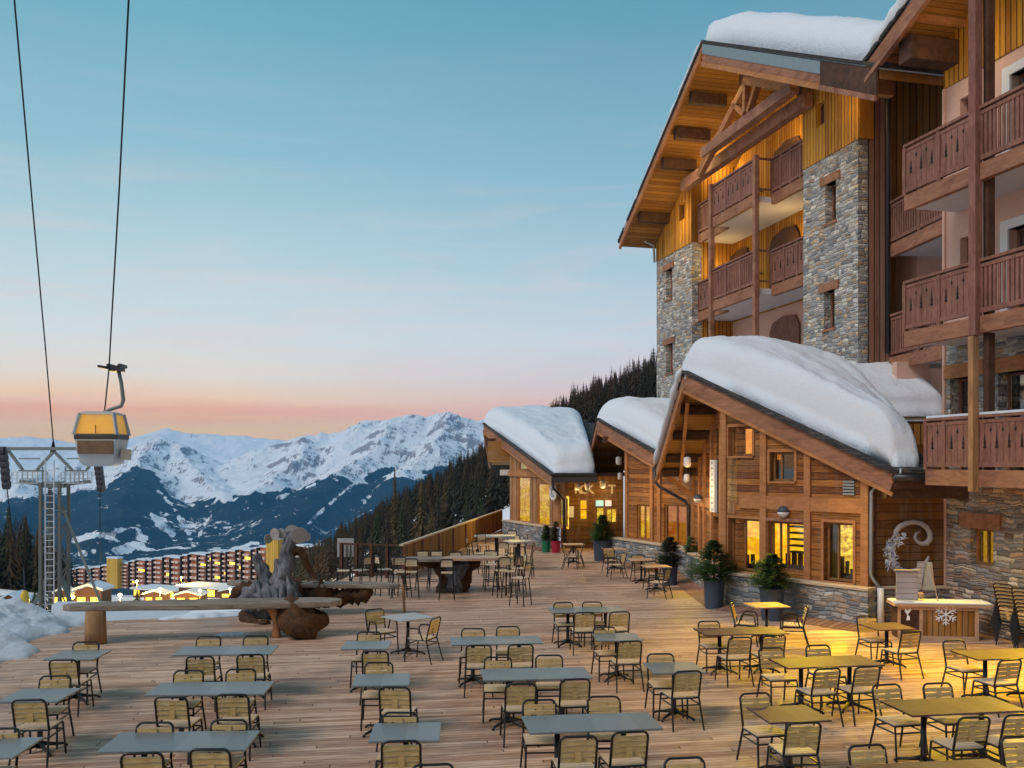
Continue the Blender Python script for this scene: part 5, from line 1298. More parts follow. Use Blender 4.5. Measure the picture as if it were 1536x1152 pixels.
def make_stool():
    t = empty('bar_stool', (0, 0, 0), 'x', 'bar stool'); k = M['frame_black']; w = .17
    MB().tube(hoop(w, .74, -.18, 1.14, -.25, .05), .017, 6).build('back_frame', k, t, smooth=True)
    b = MB()
    for i in range(3): z = .93+.06*i; b.box(-w+.01, w-.01, -.235, -.217, z, z+.05)
    b.build('backrest', M['seat_wood'], t)
    s_ = MB()
    for i in range(5): s_.box(-w, w, -.17+.07*i, -.112+.07*i, .735, .755)
    s_.build('seat', M['seat_wood'], t)
    for sx in (-1, 1):
        for sy in (-1, 1): MB().tube([(sx*w*.95, sy*.16, .735), (sx*.215, sy*.22, 0)], .017, 6).build('leg', k, t)
    f = MB()
    for sy in (-1, 1): f.tube([(-.20, sy*.20, .26), (.20, sy*.20, .26)], .014, 6)
    for sx in (-1, 1): f.tube([(sx*.20, -.20, .30), (sx*.20, .20, .30)], .014, 6)
    f.build('footrest', k, t); return t
def make_table(double, top='top_sky_tint', dep=.72):
    t = empty('bistro_table', (0, 0, 0), 'x', 'table'); w = 1.56 if double else .78
    MB().box(-w/2, w/2, -dep/2, dep/2, .722, .745).build('table_top', M[top], t, bevel=.004)
    for cx in ((-.40, .40) if double else (0,)):
        MB().tube([(cx, 0, .05), (cx, 0, .14), (cx, 0, .715)], [.055, .036, .034], 12).build('pedestal', M['frame_black'], t, smooth=True)
        f = MB()
        for k in range(4):
            a = math.pi/4+math.pi/2*k; c, s = math.cos(a), math.sin(a)
            f.tube([(cx+c*.03, s*.03, .10), (cx+c*.16, s*.16, .065), (cx+c*.30, s*.30, .04), (cx+c*.35, s*.35, .008)], [.034, .024, .018, .02], 6)
        f.build('foot', M['frame_black'], t, smooth=True)
        MB().box(cx-.17, cx+.17, -.03, .03, .69, .72).build('bracket', M['frame_black'], t)
        MB().box(cx-.045, cx+.045, -.05, .05, .655, .70).build('clamp', M['red'], t)
    return t
CHAIR = make_chair(); ARM = make_chair('bistro_armchair', 'x', True); STOOL = make_stool()
TS = {('s', 'top_sky_tint'): make_table(False), ('d', 'top_sky_tint'): make_table(True), ('s', 'top_dark_tint'): make_table(False, 'top_dark_tint'), ('d', 'top_dark_tint'): make_table(True, 'top_dark_tint'),
      ('s', 'top_pale'): make_table(False, 'top_pale', .76), ('s', 'sun_wood'): make_table(False, 'sun_wood')}
def put_table(px, py, kind, top, rot, label):
    p = G(px, py, .745); return place(TS[(kind, top)], p.x, p.y, math.radians(rot), label, 'dining tables on the terrace')
def put_chair(px, py, rot, label, far=False, model=None, jit=4.5, group='slatted bistro chairs at the tables'):
    """(px,py) = middle of the top of the back"""
    zt = .845; p = G(px+RNG.uniform(-1.5, 1.5), py, zt); a = math.radians(rot + (180 if far else 0) + RNG.uniform(-jit, jit))
    # back top is .30 behind the chair origin
    ox, oy = -math.sin(a)*-.30, math.cos(a)*-.30
    return place(model or CHAIR, p.x-ox, p.y-oy, a, label, group)

T = 'bluish grey'
put_table(117, 982, 's', 'top_sky_tint', 2, 'small grey table standing below the left end of the slab bench')
put_table(60, 1042, 's', 'top_sky_tint', 2, 'small grey table near the left edge, second from the bottom of its row')
put_table(-12, 1121, 's', 'top_sky_tint', 3, 'small grey table cut off by the bottom left corner')
put_table(340, 975, 'd', 'top_sky_tint', 4, 'long grey table of the second row nearest the carved root')
put_table(317, 1032, 'd', 'top_sky_tint', 3, 'long grey table in the middle of the second row from the left')
put_table(272, 1111, 'd', 'top_sky_tint', 3, 'long grey table at the bottom of the second row from the left')
put_table(612, 925, 's', 'top_pale', 38, 'pale square table turned cornerwise below the end of the rear slab')
put_table(550, 967, 's', 'top_sky_tint', 3, 'small grey table furthest back of the three in the third row')
put_table(573, 1019, 's', 'top_sky_tint', 5, 'small grey table in the middle of the third row')
put_table(609, 1097, 's', 'top_sky_tint', 3, 'small grey table at the bottom of the third row')
put_table(880, 914, 'd', 'top_sky_tint', 7, 'long grey table furthest back in the centre of the terrace')
put_table(744, 960, 'd', 'top_sky_tint', 6, 'long grey table second from the back in the centre row')
put_table(803, 1010, 'd', 'top_sky_tint', 6, 'long grey table third from the back in the centre row')
put_table(886, 1083, 'd', 'top_sky_tint', 7, 'long grey table nearest the viewer in the centre row')
put_table(925, 955, 's', 'top_sky_tint', 3, 'small grey table between the furthest long table and the single table in front of it')
put_table(1011, 1001, 's', 'top_sky_tint', 5, 'small purplish grey table alone between the centre and right rows')
put_table(1150, 907, 's', 'sun_wood', 9, 'small wooden table glowing yellow in front of the blue planter')
put_table(1111, 946, 'd', 'top_dark_tint', 7, 'long brown table with a yellow light patch on it')
put_table(1238, 992, 'd', 'top_dark_tint', 9, 'long brown table in the middle of the right group')
put_table(1182, 1070, 's', 'top_dark_tint', 8, 'small square brown table nearest the viewer in the right group')
put_table(1330, 939, 's', 'top_dark_tint', 8, 'small brown table in front of the white drain pipe')
put_table(1512, 980, 'd', 'top_dark_tint', 8, 'long brown table running out of the right edge in front of the snow bar')
put_table(1429, 1058, 'd', 'top_dark_tint', 9, 'long brown table near the bottom right corner')
put_table(1408, 1160, 'd', 'top_dark_tint', 8, 'brown table just peeping over the bottom edge at the right')
near = [(95, 990, 4, 'the small table under the slab bench end'), (43, 1050, 4, 'the small table near the left edge'), (299, 985, 4, 'the long table by the carved root, left seat'), (375, 982, 4, 'the long table by the carved root, right seat'),
 (257, 1046, 3, 'the middle long table of the second row, left seat'), (349, 1042, 3, 'the middle long table of the second row, right seat'), (212, 1130, 4, 'the bottom long table of the second row, left seat'), (315, 1124, 4, 'the bottom long table of the second row, right seat'),
 (562, 977, 1, 'the furthest small table of the third row'), (592, 1031, -3, 'the middle small table of the third row'), (603, 1112, 2, 'the bottom small table of the third row'),
 (876, 919, 5, 'the furthest long centre table, left seat'), (930, 918, 6, 'the furthest long centre table, right seat'), (718, 968, 4, 'the second long centre table, left seat'), (780, 967, 4, 'the second long centre table, right seat'),
 (782, 1026, 5, 'the third long centre table, left seat'), (862, 1019, 5, 'the third long centre table, right seat'), (867, 1105, 5, 'the nearest long centre table, left seat'), (945, 1098, 6, 'the nearest long centre table, right seat'),
 (944, 962, 8, 'the small table between the centre tables'), (1032, 1007, 8, 'the lone purplish grey table'), (1110, 956, 9, 'the long brown table with the yellow patch, left seat'), (1163, 953, 9, 'the long brown table with the yellow patch, right seat'),
 (1243, 1003, 12, 'the middle long brown table, left seat'), (1303, 1000, 12, 'the middle long brown table, right seat'), (1207, 1084, 11, 'the small square brown table'), (1369, 947, 13, 'the small table before the drain pipe'),
 (1515, 990, 14, 'the long table at the right edge'), (1461, 1076, 13, 'the long table in the bottom right corner, left seat'), (1530, 1072, 13, 'the long table in the bottom right corner, right seat')]
for px, py, r, w_ in near: put_chair(px, py, r, 'slatted chair seen from behind at ' + w_)
far = [(130, 963, 3, 'the small table under the slab bench end'), (83, 1014, 3, 'the small table near the left edge'), (0, 1093, 3, 'the table cut off at the bottom left corner'), (313, 955, 2, 'the long table by the carved root, left seat'), (384, 954, 2, 'the long table by the carved root, right seat'),
 (284, 1006, 3, 'the middle long table of the second row, left seat'), (362, 1004, 3, 'the middle long table of the second row, right seat'), (232, 1084, 4, 'the bottom long table of the second row, left seat'), (345, 1080, 4, 'the bottom long table of the second row, right seat'),
 (555, 948, 2, 'the furthest small table of the third row'), (569, 994, 2, 'the middle small table of the third row'), (601, 1069, 3, 'the bottom small table of the third row'),
 (844, 904, 6, 'the furthest long centre table, left seat'), (889, 903, 6, 'the furthest long centre table, right seat'), (711, 943, 5, 'the second long centre table, left seat'), (763, 940, 5, 'the second long centre table, right seat'),
 (747, 986, 6, 'the third long centre table, left seat'), (822, 983, 6, 'the third long centre table, right seat'), (808, 1050, 6, 'the nearest long centre table, left seat'), (906, 1045, 6, 'the nearest long centre table, right seat'),
 (905, 941, 6, 'the small table between the centre tables'), (990, 981, 7, 'the lone purplish grey table'), (1063, 932, 8, 'the long brown table with the yellow patch, left seat'), (1155, 972, 9, 'the middle long brown table, left seat'), (1226, 968, 9, 'the middle long brown table, right seat'),
 (1133, 1040, 11, 'the small square brown table'), (1299, 924, 10, 'the small table before the drain pipe'), (1430, 961, 12, 'the long table at the right edge'), (1328, 1027, 12, 'the long table in the bottom right corner, left seat'), (1404, 1025, 12, 'the long table in the bottom right corner, right seat'),
 (1300, 1118, 12, 'the table peeping over the bottom edge, left seat'), (1526, 1105, 12, 'the table peeping over the bottom edge, right seat'), (1027, 1137, 8, 'a hidden table, lowest between centre and right'), (648, 1147, 4, 'a hidden table under the third row')]
for px, py, r, w_ in far: put_chair(px, py, r, 'slatted chair facing the viewer across ' + w_, far=True)
AG = 'armchairs with looped arms'
put_chair(560, 914, 218, 'armchair facing right beside the cornerwise pale table', model=ARM, group=AG, jit=0)
put_chair(655, 927, 66, 'armchair seen from the side, right of the cornerwise pale table', model=ARM, group=AG, jit=0)
put_chair(1096, 905, 250, 'armchair left of the yellow lit table by the planter', model=ARM, group=AG, jit=0)
put_chair(1210, 909, 78, 'armchair right of the yellow lit table by the planter', model=ARM, group=AG, jit=0)
# small tables further back, in front of the middle chalet
for px, py, top, lb in ((860, 816, 'sun_wood', 'little table in front of the entrance'), (921, 823, 'sun_wood', 'little table before the low stone wall of the middle chalet'),
                    (962, 839, 'sun_wood', 'little wooden table left of the dark potted fir'), (984, 849, 'sun_wood', 'little wooden table closest to the dark potted fir')):
    put_table(px, py, 's', top, 6, lb)
for px, py, r, far_, lb in ((876, 816, 80, 0, 'armchair right of the little entrance table'), (845, 818, 260, 0, 'armchair left of the little entrance table'), (912, 822, 200, 0, 'armchair facing the camera at the little table by the low wall'), (938, 829, 100, 0, 'armchair right of the little table by the low wall'),
                        (957, 832, 185, 0, 'armchair behind the little wooden table near the potted fir'), (1003, 853, 60, 0, 'armchair turned sideways right of the nearest little table'), (975, 842, 190, 0, 'armchair squeezed between the two little wooden tables')):
    put_chair(px, py, r, lb, model=ARM, group='armchairs at the little tables further back', jit=4)

# ================================================================== high root table with stools
def blob(mb, pts, rad, n=12, rough=.25, seed=0, sq=1.0):
    """organic tapered limb"""
    pts = [Vector(p) for p in pts]; q = []; rr = []
    for i in range(len(pts)-1):
        for k in range(7): q.append(pts[i].lerp(pts[i+1], k/7)); rr.append(rad[i]+(rad[i+1]-rad[i])*k/7)
    q.append(pts[-1]); rr.append(rad[-1]); n0 = len(mb.v); mb.tube(q, rr, n)
    for i in range(n0, len(mb.v)):
        v = Vector(mb.v[i]); c = q[(i-n0)//n] if (i-n0)//n < len(q) else q[-1]
        d_ = v-c; f = 1+rough*2.2*mnoise.noise(v*2.6+Vector((seed, 0, 0)))+rough*2.0*mnoise.noise(Vector((v.x*9, v.y*9, v.z*2.5+seed))); v = c+d_*f; mb.v[i] = tuple(v)
def slabtop(mb, c, rx, ry, z, th, seed, n=36, rot=0):
    top = []
    for k in range(n):
        a = 2*math.pi*k/n; f = 1+.09*mnoise.noise(Vector((math.cos(a)*1.5, math.sin(a)*1.5, seed)))
        x, y = rx*f*math.cos(a), ry*f*math.sin(a); top.append((c[0]+x*math.cos(rot)-y*math.sin(rot), c[1]+x*math.sin(rot)+y*math.cos(rot), z))
    mb.slab(top, th)
g0 = G(680, 886); rt = empty('root_table', g0, 'high table of pale wood discs carried by an upturned root between bar stools', 'table')
q = MB(); cl = G(637, 838, 1.05); cl.y += .2; slabtop(q, cl, .98, .44, 1.05, .07, 1); q.build('disc_top', M['grey_wood'], rt)
q = MB(); cr = G(712, 836, 1.07); cr.y += .1; slabtop(q, cr, .95, .42, 1.07, .07, 2); q.build('disc_top', M['sun_wood'], rt)
q = MB(); tc = Vector((g0.x, g0.y, 0))
blob(q, [tc+Vector((0, 0, 0)), tc+Vector((-.03, 0, .35)), tc+Vector((-.05, 0, .62)), tc+Vector((0, 0, .94))], [.46, .36, .46, .56], 16, .22, 3)
blob(q, [tc+Vector((.1, 0, .2)), tc+Vector((.5, .1, .75)), Vector((cr.x+.1, cr.y, .92))], [.26, .20, .09], 12, .2, 4)
blob(q, [tc+Vector((-.2, 0, .5)), tc+Vector((-.5, .05, .82)), Vector((cl.x-.2, cl.y, .92))], [.26, .18, .08], 12, .2, 5)
q.build('root', M['bark'], rt, smooth=True)
q = MB(); blob(q, [tc+Vector((.08, -.42, .02)), tc+Vector((.1, -.48, .4)), tc+Vector((.05, -.55, .85))], [.16, .20, .34], 14, .35, 6); q.build('bleached_root_face', M['drift'], rt, smooth=True)
SG = 'bar stools round the high tables'
def put_stool(px, py, rot, label):
    p = G(px, py, 1.14); a = math.radians(rot); ox, oy = math.sin(a)*.23, -math.cos(a)*.23
    return place(STOOL, p.x-ox, p.y-oy, a, label, SG)
for px, py, r, lb in ((617, 838, 5, 'bar stool seen from behind at the left disc of the root table'), (670, 839, 3, 'bar stool seen from behind just left of the bleached root'), (634, 826, 185, 'bar stool behind the left disc, facing the viewer'),
    (683, 828, 182, 'bar stool behind the root, facing the viewer'), (778, 836, 75, 'bar stool sideways at the right disc of the root table'), (788, 832, 100, 'bar stool right of the sideways one'), (528, 835, 95, 'bar stool furthest left by the black railing'), (551, 835, 60, 'bar stool second from the left by the black railing'),
    (591, 836, 250, 'bar stool touching the left disc by the railing'), (712, 812, 240, 'stool left of the far high table'), (722, 801, 200, 'stool behind the far high table, left'), (768, 796, 170, 'stool behind the far high table by the stone wall'), (755, 814, 10, 'stool in front of the far high table'), (800, 815, 80, 'stool sideways beside the green planter'), (776, 803, 120, 'stool right of the far high table'), (738, 826, 350, 'stool between the root table and the far high table')):
    put_stool(px, py, r, lb)
for px, py, rx, lb in ((745, 803, .9, 'far high round table near the stone plinth'), (778, 811, .55, 'small high round table beside the far stools')):
    c = G(px, py, 1.05); r = empty('high_table', (c.x, c.y, 0), lb, 'table', 'far high tables'); q = MB(); slabtop(q, c, rx, .5, 1.05, .05, px); q.build('disc_top', M['top_pale'], r)
    MB().tube([(c.x, c.y, 0), (c.x, c.y, 1.0)], .07, 8).build('pedestal', M['frame_black'], r)

# ================================================================== carved root bench with two long slabs
rb_ = empty('root_bench', G(430, 950), 'driftwood root sculpture carrying two long weathered slab tops', 'bench')
def long_slab(pxs, Yd, z, th, name, wob):
    """pxs = list of (px, halfwidth depth)"""
    top = []; bot = []
    for i, (px, w) in enumerate(pxs):
        Yc = Yd(px) if callable(Yd) else Yd; x = (px-CX)/F*Yc; n_ = mnoise.noise(Vector((px*.02, wob, 0)))
        top.append((x, Yc+w*(1+.25*n_))); bot.append((x, Yc-w*(1-.25*n_)))
    pg = bot + top[::-1]
    mb = MB(); mb.slab([(x, y, z+.015*mnoise.noise(Vector((x, y, wob)))) for x, y in pg], th); return mb.build(name, M['grey_wood'], rb_, bevel=.03)
s1 = [(97, .10), (112, .26), (160, .33), (220, .36), (290, .38), (350, .40), (420, .42), (470, .38), (500, .26), (512, .12)]
long_slab(s1, lambda px: 19.9+.0018*(px-100), .80, .13, 'slab_top', 3)
s2 = [(342, .10), (352, .22), (400, .28), (470, .30), (540, .30), (585, .24), (600, .12)]
long_slab(s2, lambda px: 24.0-.002*(px-342), .78, .11, 'slab_top', 9)
a = G(137, 968); MB().lathe([(.22, 0), (.215, .3), (.20, .68)], (a.x, a.y+.2, 0), 18).build('log_leg', M['post_gold'], rb_, smooth=True)
a = G(604, 922); MB().tube([(a.x, a.y+.4, -.0), (a.x-.04, a.y+.4, .70)], .035, 8).build('pole_leg', M['post_gold'], rb_)
q = MB(); c = G(438, 961); c.y += .45
ring = []
for i in range(9):
    t = math.pi*i/8; z = .33-.33*math.cos(t); ring.append((c.x+.02*i, c.y, z))
blob(q, ring, [.16, .30, .42, .47, .49, .48, .46, .44, .38], 18, .13, 11); q.build('stump_leg', M['bark'], rb_, smooth=True)
q = MB(); a = G(410, 960); blob(q, [(a.x, a.y+.3, 0), (a.x-.02, a.y+.3, .35), (a.x-.08, a.y+.3, .66)], [.10, .09, .13], 8, .2, 12); q.build('root_leg', M['timber_orange'], rb_, smooth=True)
q = MB(); V = lambda px, py, Yd=23.0: P(px, py, Yd)
blob(q, [V(388, 925), V(392, 905), V(404, 885), V(398, 862), V(389, 845), V(383, 832)], [.30, .38, .28, .19, .13, .07], 18, .26, 13)
blob(q, [V(428, 925), V(430, 900), V(424, 872), V(427, 846), V(431, 822), V(434, 806), V(446, 799)], [.34, .40, .27, .18, .15, .16, .10], 18, .26, 14)
blob(q, [V(408, 905, 22.8), V(420, 880, 22.8), V(413, 860, 22.9)], [.34, .26, .06], 14, .3, 21)
blob(q, [V(362, 905), V(378, 893), V(400, 893)], [.16, .26, .40], 12, .3, 15)
blob(q, [V(422, 868), V(417, 850), V(415, 838)], [.2, .12, .05], 10, .3, 22)
for k, (x0, y0, x1, y1) in enumerate(((392, 915, 385, 870), (402, 915, 400, 872), (414, 915, 412, 880), (424, 912, 421, 868), (436, 912, 430, 862), (446, 912, 434, 870))):
    blob(q, [V(x0, y0, 22.6), V((x0+x1)/2+2, (y0+y1)/2, 22.58), V(x1, y1, 22.75)], [.10, .075, .03], 8, .3, 30+k)
q.build('driftwood_trunk', M['drift'], rb_, smooth=True)
q = MB(); blob(q, [V(438, 826), V(450, 826), V(458, 838), V(464, 854), V(475, 867)], [.13, .11, .09, .07, .06], 10, .25, 16); q.build('drooping_root', M['bark'], rb_, smooth=True)
for k, (px, py, r) in enumerate(((413, 801, .15), (423, 800, .13), (438, 799, .19), (449, 803, .21), (459, 805, .12), (402, 808, .12))):
    cc = V(px, py, 22.9+.05*(k % 3)); T_ = Matrix.Translation(cc) @ Matrix.Rotation(math.pi/2+.2*(k % 2), 4, 'X') @ Matrix.Rotation(.25*(k-2), 4, 'Y')
    MB().lathe([(r*.92, 0), (r, .012), (r*.97, .03), (r*.35, .034)], n=18).build('cut_disc', M['drift_pale'], rb_, T_)
q = MB()
blob(q, [V(440, 893, 23.6), V(470, 892, 23.6), V(500, 897, 23.6), V(535, 893, 23.6), V(556, 884, 23.5)], [.34, .28, .20, .24, .13], 14, .35, 17)
q.build('brown_root', M['bark'], rb_, smooth=True)
q = MB(); blob(q, [V(400, 895, 23.6), V(375, 880, 23.6), V(354, 888, 23.6), V(346, 902, 23.6)], [.3, .16, .13, .10], 12, .4, 18); q.build('brown_root', M['bark'], rb_, smooth=True)
q = MB(); blob(q, [V(362, 924, 22.6), V(385, 935, 22.2), V(400, 936, 22)], [.10, .13, .11], 8, .3, 19); q.build('brown_root', M['bark'], rb_, smooth=True)

# ================================================================== fences
f0, f1 = G(604, 868), Vector((-.62, 53.5, 0)); fe = empty('plank_fence', f0, 'solid plank fence with a pale top rail running back along the terrace edge', 'fence')
FF = Frame((f0.x, f0.y), (f1.x, f1.y)); q = MB(); x = 0
M['fence'] = boards('fence_planks', 'X', .35, (.12, .055, .035), (.42, .22, .045), .75, .06, .5, .6)
MB().box(0, FF.L, 0, .03, .02, 1.08).build('planks', M['fence'], fe, FF)
MB().box(-.1, FF.L, -.05, .09, 1.08, 1.14).build('top_rail', M['cap'], fe, FF)
for k in range(9): s = FF.L*k/8; MB().box(s-.05, s+.05, -.07, 0, 0, 1.08).build('post', M['timber'], fe, FF)
r0, r1 = G(512, 864), f0; FR2 = Frame((r0.x, r0.y), (r1.x, r1.y)); ra = empty('terrace_railing', r0, 'dark see through railing between the root bench and the plank fence', 'railing')
q = MB(); q.box(0, FR2.L, -.03, .03, 1.06, 1.12).box(0, FR2.L, -.02, .02, .1, .14); q.build('rail', M['timber_dk'], ra, FR2)
q = MB(); n = int(FR2.L/.14)
for k in range(n): s = FR2.L*(k+.5)/n; q.box(s-.02, s+.02, -.012, .012, .14, 1.06)
q.build('bars', M['frame_black'], ra, FR2)
for k in range(5): s = FR2.L*k/4; MB().box(s-.05, s+.05, -.05, .05, 0, 1.12).build('post', M['timber_dk'], ra, FR2)
c = P(519, 838, 31.8); o = MB().box(c.x-.28, c.x+.28, 31.7, 31.73, .62, 1.25).build('info_panel', M['top_pale']); tag(o, 'pale tilted info panel at the left end of the dark railing', 'sign')

# ================================================================== potted firs
def bush_arrays(h, r, n, rng, flat=.5):
    vs = []; fs = []
    for _ in range(n):
        f = rng.random()**1.5; z = h*f; rr = r*(1-f)**.75*(.45+.55*min(1, f/.12+.5)); a = rng.uniform(0, 6.283)
        L = rr*rng.uniform(.55, 1.08); ca, sa = math.cos(a), math.sin(a); el = rng.uniform(-.15, .45)
        nn = 6
        for k in range(nn):
            t0 = .25+.75*k/nn; l = .10+.05*rng.random(); px, py, pz = ca*L*t0, sa*L*t0, z+L*t0*el
            for s in (-1, 1):
                d = a+s*rng.uniform(.5, 1.2); dx, dy, dz = math.cos(d)*l, math.sin(d)*l, rng.uniform(-.03, .06); i = len(vs); w = .018
                vs += [(px-dy*w*6, py+dx*w*6, pz), (px+dy*w*6, py-dx*w*6, pz+.01), (px+dx, py+dy, pz+dz)]; fs.append((i, i+1, i+2))
    return np.array(vs, float), np.array(fs, int)
def potted(px, pyb, pot_w, pot_h, Hs, Rs, mat, label, n=260, foliage='fir_pot', taper=.82, group='potted firs along the chalets'):
    p = G(px, pyb); r = empty('potted_fir', p, label, 'potted plant', group); T_ = Matrix.Translation(p)
    MB().lathe([(pot_w*.5*taper, 0), (pot_w*.5*.97, pot_h*.93), (pot_w*.53, pot_h*.94), (pot_w*.53, pot_h), (pot_w*.47, pot_h), (pot_w*.45, pot_h-.05)], n=24).build('pot', M[mat], r, T_, smooth=True).modifiers.new('e', 'EDGE_SPLIT')
    v, t = bush_arrays(Hs, Rs, n, RNG); v[:, 2] += pot_h+.02; o = tri_mesh('foliage', v, t, M[foliage]); o.parent = r
    MB().tube([(0, 0, pot_h-.1), (0, 0, pot_h+Hs*.8)], [.03, .008], 6).build('stem', M['stem'], r, T_)
    return r
potted(1071, 912, .56, .74, 1.0, .95, 'pot_blue', 'tall pointed potted fir in a dark blue pot left of the chalet door', 430)
potted(1158, 930, .60, .78, .78, .80, 'pot_blue', 'wide low potted fir in a dark blue pot, nearest the viewer', 430)
potted(1005, 877, .50, .60, .85, .68, 'pot_blue', 'dark bushy potted fir beside the little wooden tables', 380, 'fir_mid')
potted(904, 841, .78, .80, .95, .75, 'pot_blue', 'big potted fir in a blue pot in front of the entrance', 420)
potted(819, 828, .40, .50, .62, .28, 'pot_green', 'narrow shrub in a green pot at the corner of the glass chalet', 160)
potted(834, 829, .42, .50, .80, .32, 'pot_red', 'narrow shrub in a red pot beside the green one', 160, 'larch')
pp_ = FL.W(FL.S(1046), -.2, LEDGE); 
def ledge_plant(p, h, r_, label):
    r = empty('ledge_plant', p, label, 'plant', 'small plants on the stone ledges'); v, t = bush_arrays(h, r_, 90, RNG); v += np.array([p.x, p.y, p.z]); o = tri_mesh('foliage', v, t, M['fir_pot']); o.parent = r; o.matrix_parent_inverse = W[r.name].inverted()
ledge_plant(pp_, .5, .3, 'small green plant on the ledge at the far corner of the nearest chalet')
q = MB(); c = G(1034, 862); q.lathe([(.12, 0), (.13, .5), (.10, .85), (.13, .95), (.09, 1.1)], (c.x, c.y, 0), 12); o = q.build('wooden_figure', M['post_gold'], smooth=True); tag(o, 'stubby carved wooden post standing left of the low stone wall', 'carved post')

# ================================================================== crescent emblem, snow bar, boards, stacked chairs
cr_ = P(1363, 820, 21.7); em = MB(); pts = []; rad = []
def sp_(px, py): v = P(px, py, 21.72); return (v.x, 21.72, v.z)
path = [(1341, 806), (1344, 797), (1350, 790), (1359, 785), (1370, 783), (1381, 785), (1390, 791), (1395, 800), (1395, 809), (1390, 815), (1383, 816), (1376, 813), (1372, 806), (1374, 800), (1379, 798)]
em.tube([sp_(*p) for p in path], [.03, .06, .07, .065, .06, .06, .06, .065, .07, .07, .05, .04, .035, .03, .015], 8)
path2 = [(1337, 838), (1341, 850), (1350, 856), (1362, 858), (1375, 855), (1385, 848), (1391, 840), (1393, 834)]
em.tube([sp_(*p) for p in path2], [.09, .10, .08, .06, .05, .045, .04, .02], 8)
M['felt'] = plain('pale_grey_crescent', (.34, .30, .32), .8, 0, .6, 20, .25)
ce = em.build('crescent_emblem', M['felt'], smooth=True); tag(ce, 'large pale crescent scroll emblem with icy fringe on the dark timber wall', 'wall emblem')
q = MB(); rr = random.Random(5)
for k in range(150):
    t = rr.random(); px = 1349-18*math.sin(t*2.6)+rr.uniform(-7, 9); py = 800+t*52+rr.uniform(-4, 4); c = Vector(sp_(px, py)); c.y -= rr.uniform(.02, .12)
    a = rr.uniform(0, 6.28); l = rr.uniform(.06, .17); d_ = Vector((math.cos(a)*l, -.05, math.sin(a)*l)); s = d_.cross(Vector((0, 1, 0))).normalized()*.025
    i = len(q.v); q.add([c-s, c+s, c+d_, c-s+Vector((0, .03, 0))], [(0, 1, 2), (0, 2, 3)])
q.build('icy_fringe', M['felt2'] if 'felt2' in M else M.setdefault('felt2', plain('frosty_fringe', (.40, .42, .50), .8)), ce)

BARF = Frame((P(1347, 0, 20.2).x, 20.2), (P(1463, 0, 20.0).x, 20.0))
pb = P(1347, 903, 20.2); z_bar = 3.8-(903-695)/F*20.2
bar = empty('snow_bar', BARF.W(.8, .3, 0), 'small wooden outdoor bar counter with a snow topped board and a white snowflake', 'bar counter')
MB().box(.50, 1.60, 0, .5, .02, z_bar-.08).build('front_panel', boards('bar_planks', 'X', .12, (.22, .09, .02), (.50, .27, .06), .7, .08, 1, .7), bar, BARF)
MB().box(0, .46, .02, .5, .02, z_bar-.08).build('side_panel', M['timber_dk'], bar, BARF)
fm = MB()
for a_, b_ in ((0, .05), (.44, .51), (1.58, 1.65)): fm.box(a_, b_, -.03, .03, 0, z_bar-.08)
fm.box(0, 1.65, -.04, .02, z_bar-.16, z_bar-.08).box(.3, 1.65, -.04, .02, 0, .08); fm.build('frame', M['sun_wood'], bar, BARF)
MB().box(-.10, 1.92, -.10, .55, z_bar-.08, z_bar-.03).build('counter_top', M['sun_wood'], bar, BARF)
MB().box(-.09, 1.91, -.09, .55, z_bar-.03, z_bar+.01).build('snow_layer', M['snow'], bar, BARF, bevel=.015)
def flake(c, R_, name, parent, th=.012):
    q = MB()
    for k in range(6):
        a = math.pi/6+k*math.pi/3; e = c+Vector((math.cos(a)*R_, 0, math.sin(a)*R_)); q.beam(c, e, th*1.6, R_*.13, (0, 1, 0))
        for f in (.4, .68):
            m_ = c.lerp(e, f)
            for s in (-1, 1): a2 = a+s*.95; q.beam(m_, m_+Vector((math.cos(a2)*R_*.34, 0, math.sin(a2)*R_*.34)), th*1.5, R_*.10, (0, 1, 0))
    n = 12; q.lathe([(R_*.12, 0), (R_*.12, .01)], (0, 0, 0), 8)
    for i in range(len(q.v)-16, len(q.v)): v = q.v[i]; q.v[i] = (c.x+v[0], c.y-.02+v[2], c.z+v[1])
    return q.build(name, M['white_bright'], parent, BARF)
M['white_bright'] = plain('white_cut_out', (.80, .82, .88), .5)
zc = 3.8-(921-695)/F*20.1
flake(Vector((BARF.S(1418), -.03, zc)), .235, 'snowflake', bar)
q = MB(); s = BARF.S(1361); z_ = zc
q.prism([(s-.03, z_-.14), (s+.04, z_-.14), (s+.04, z_-.06), (s+.0, z_-.02), (s+.07, z_+.08), (s+.05, z_+.13), (s-.01, z_+.06), (s-.05, z_+.12), (s-.07, z_+.06), (s-.01, z_-.03)], -.04, -.03); q.build('white_figure', M['white_bright'], bar, BARF)
zt = z_bar+.02
b1 = MB().box(BARF.S(1348), BARF.S(1381), .18, .22, zt, zt+.63).build('menu_board', M['board_grey'] if 'board_grey' in M else M.setdefault('board_grey', boards('grey_washed_boards', 'Z', .12, (.30, .28, .31), (.46, .43, .47), .8, .05, .6, .5)), None, BARF, bevel=.01); tag(b1, 'upright grey washed plank board standing on the left of the snow bar', 'board')
MB().box(BARF.S(1346), BARF.S(1384), .14, .24, zt+.63, zt+.66).build('top_trim', M['board_grey'], b1, BARF)
q = MB(); sa, sb = BARF.S(1392), BARF.S(1421); zz2 = P(0, 880, 21).z
af = empty('a_frame_sign', BARF.W((sa+sb)/2, 1.0, .93), 'grey folding A shaped board leaning behind the snow bar', 'sign')
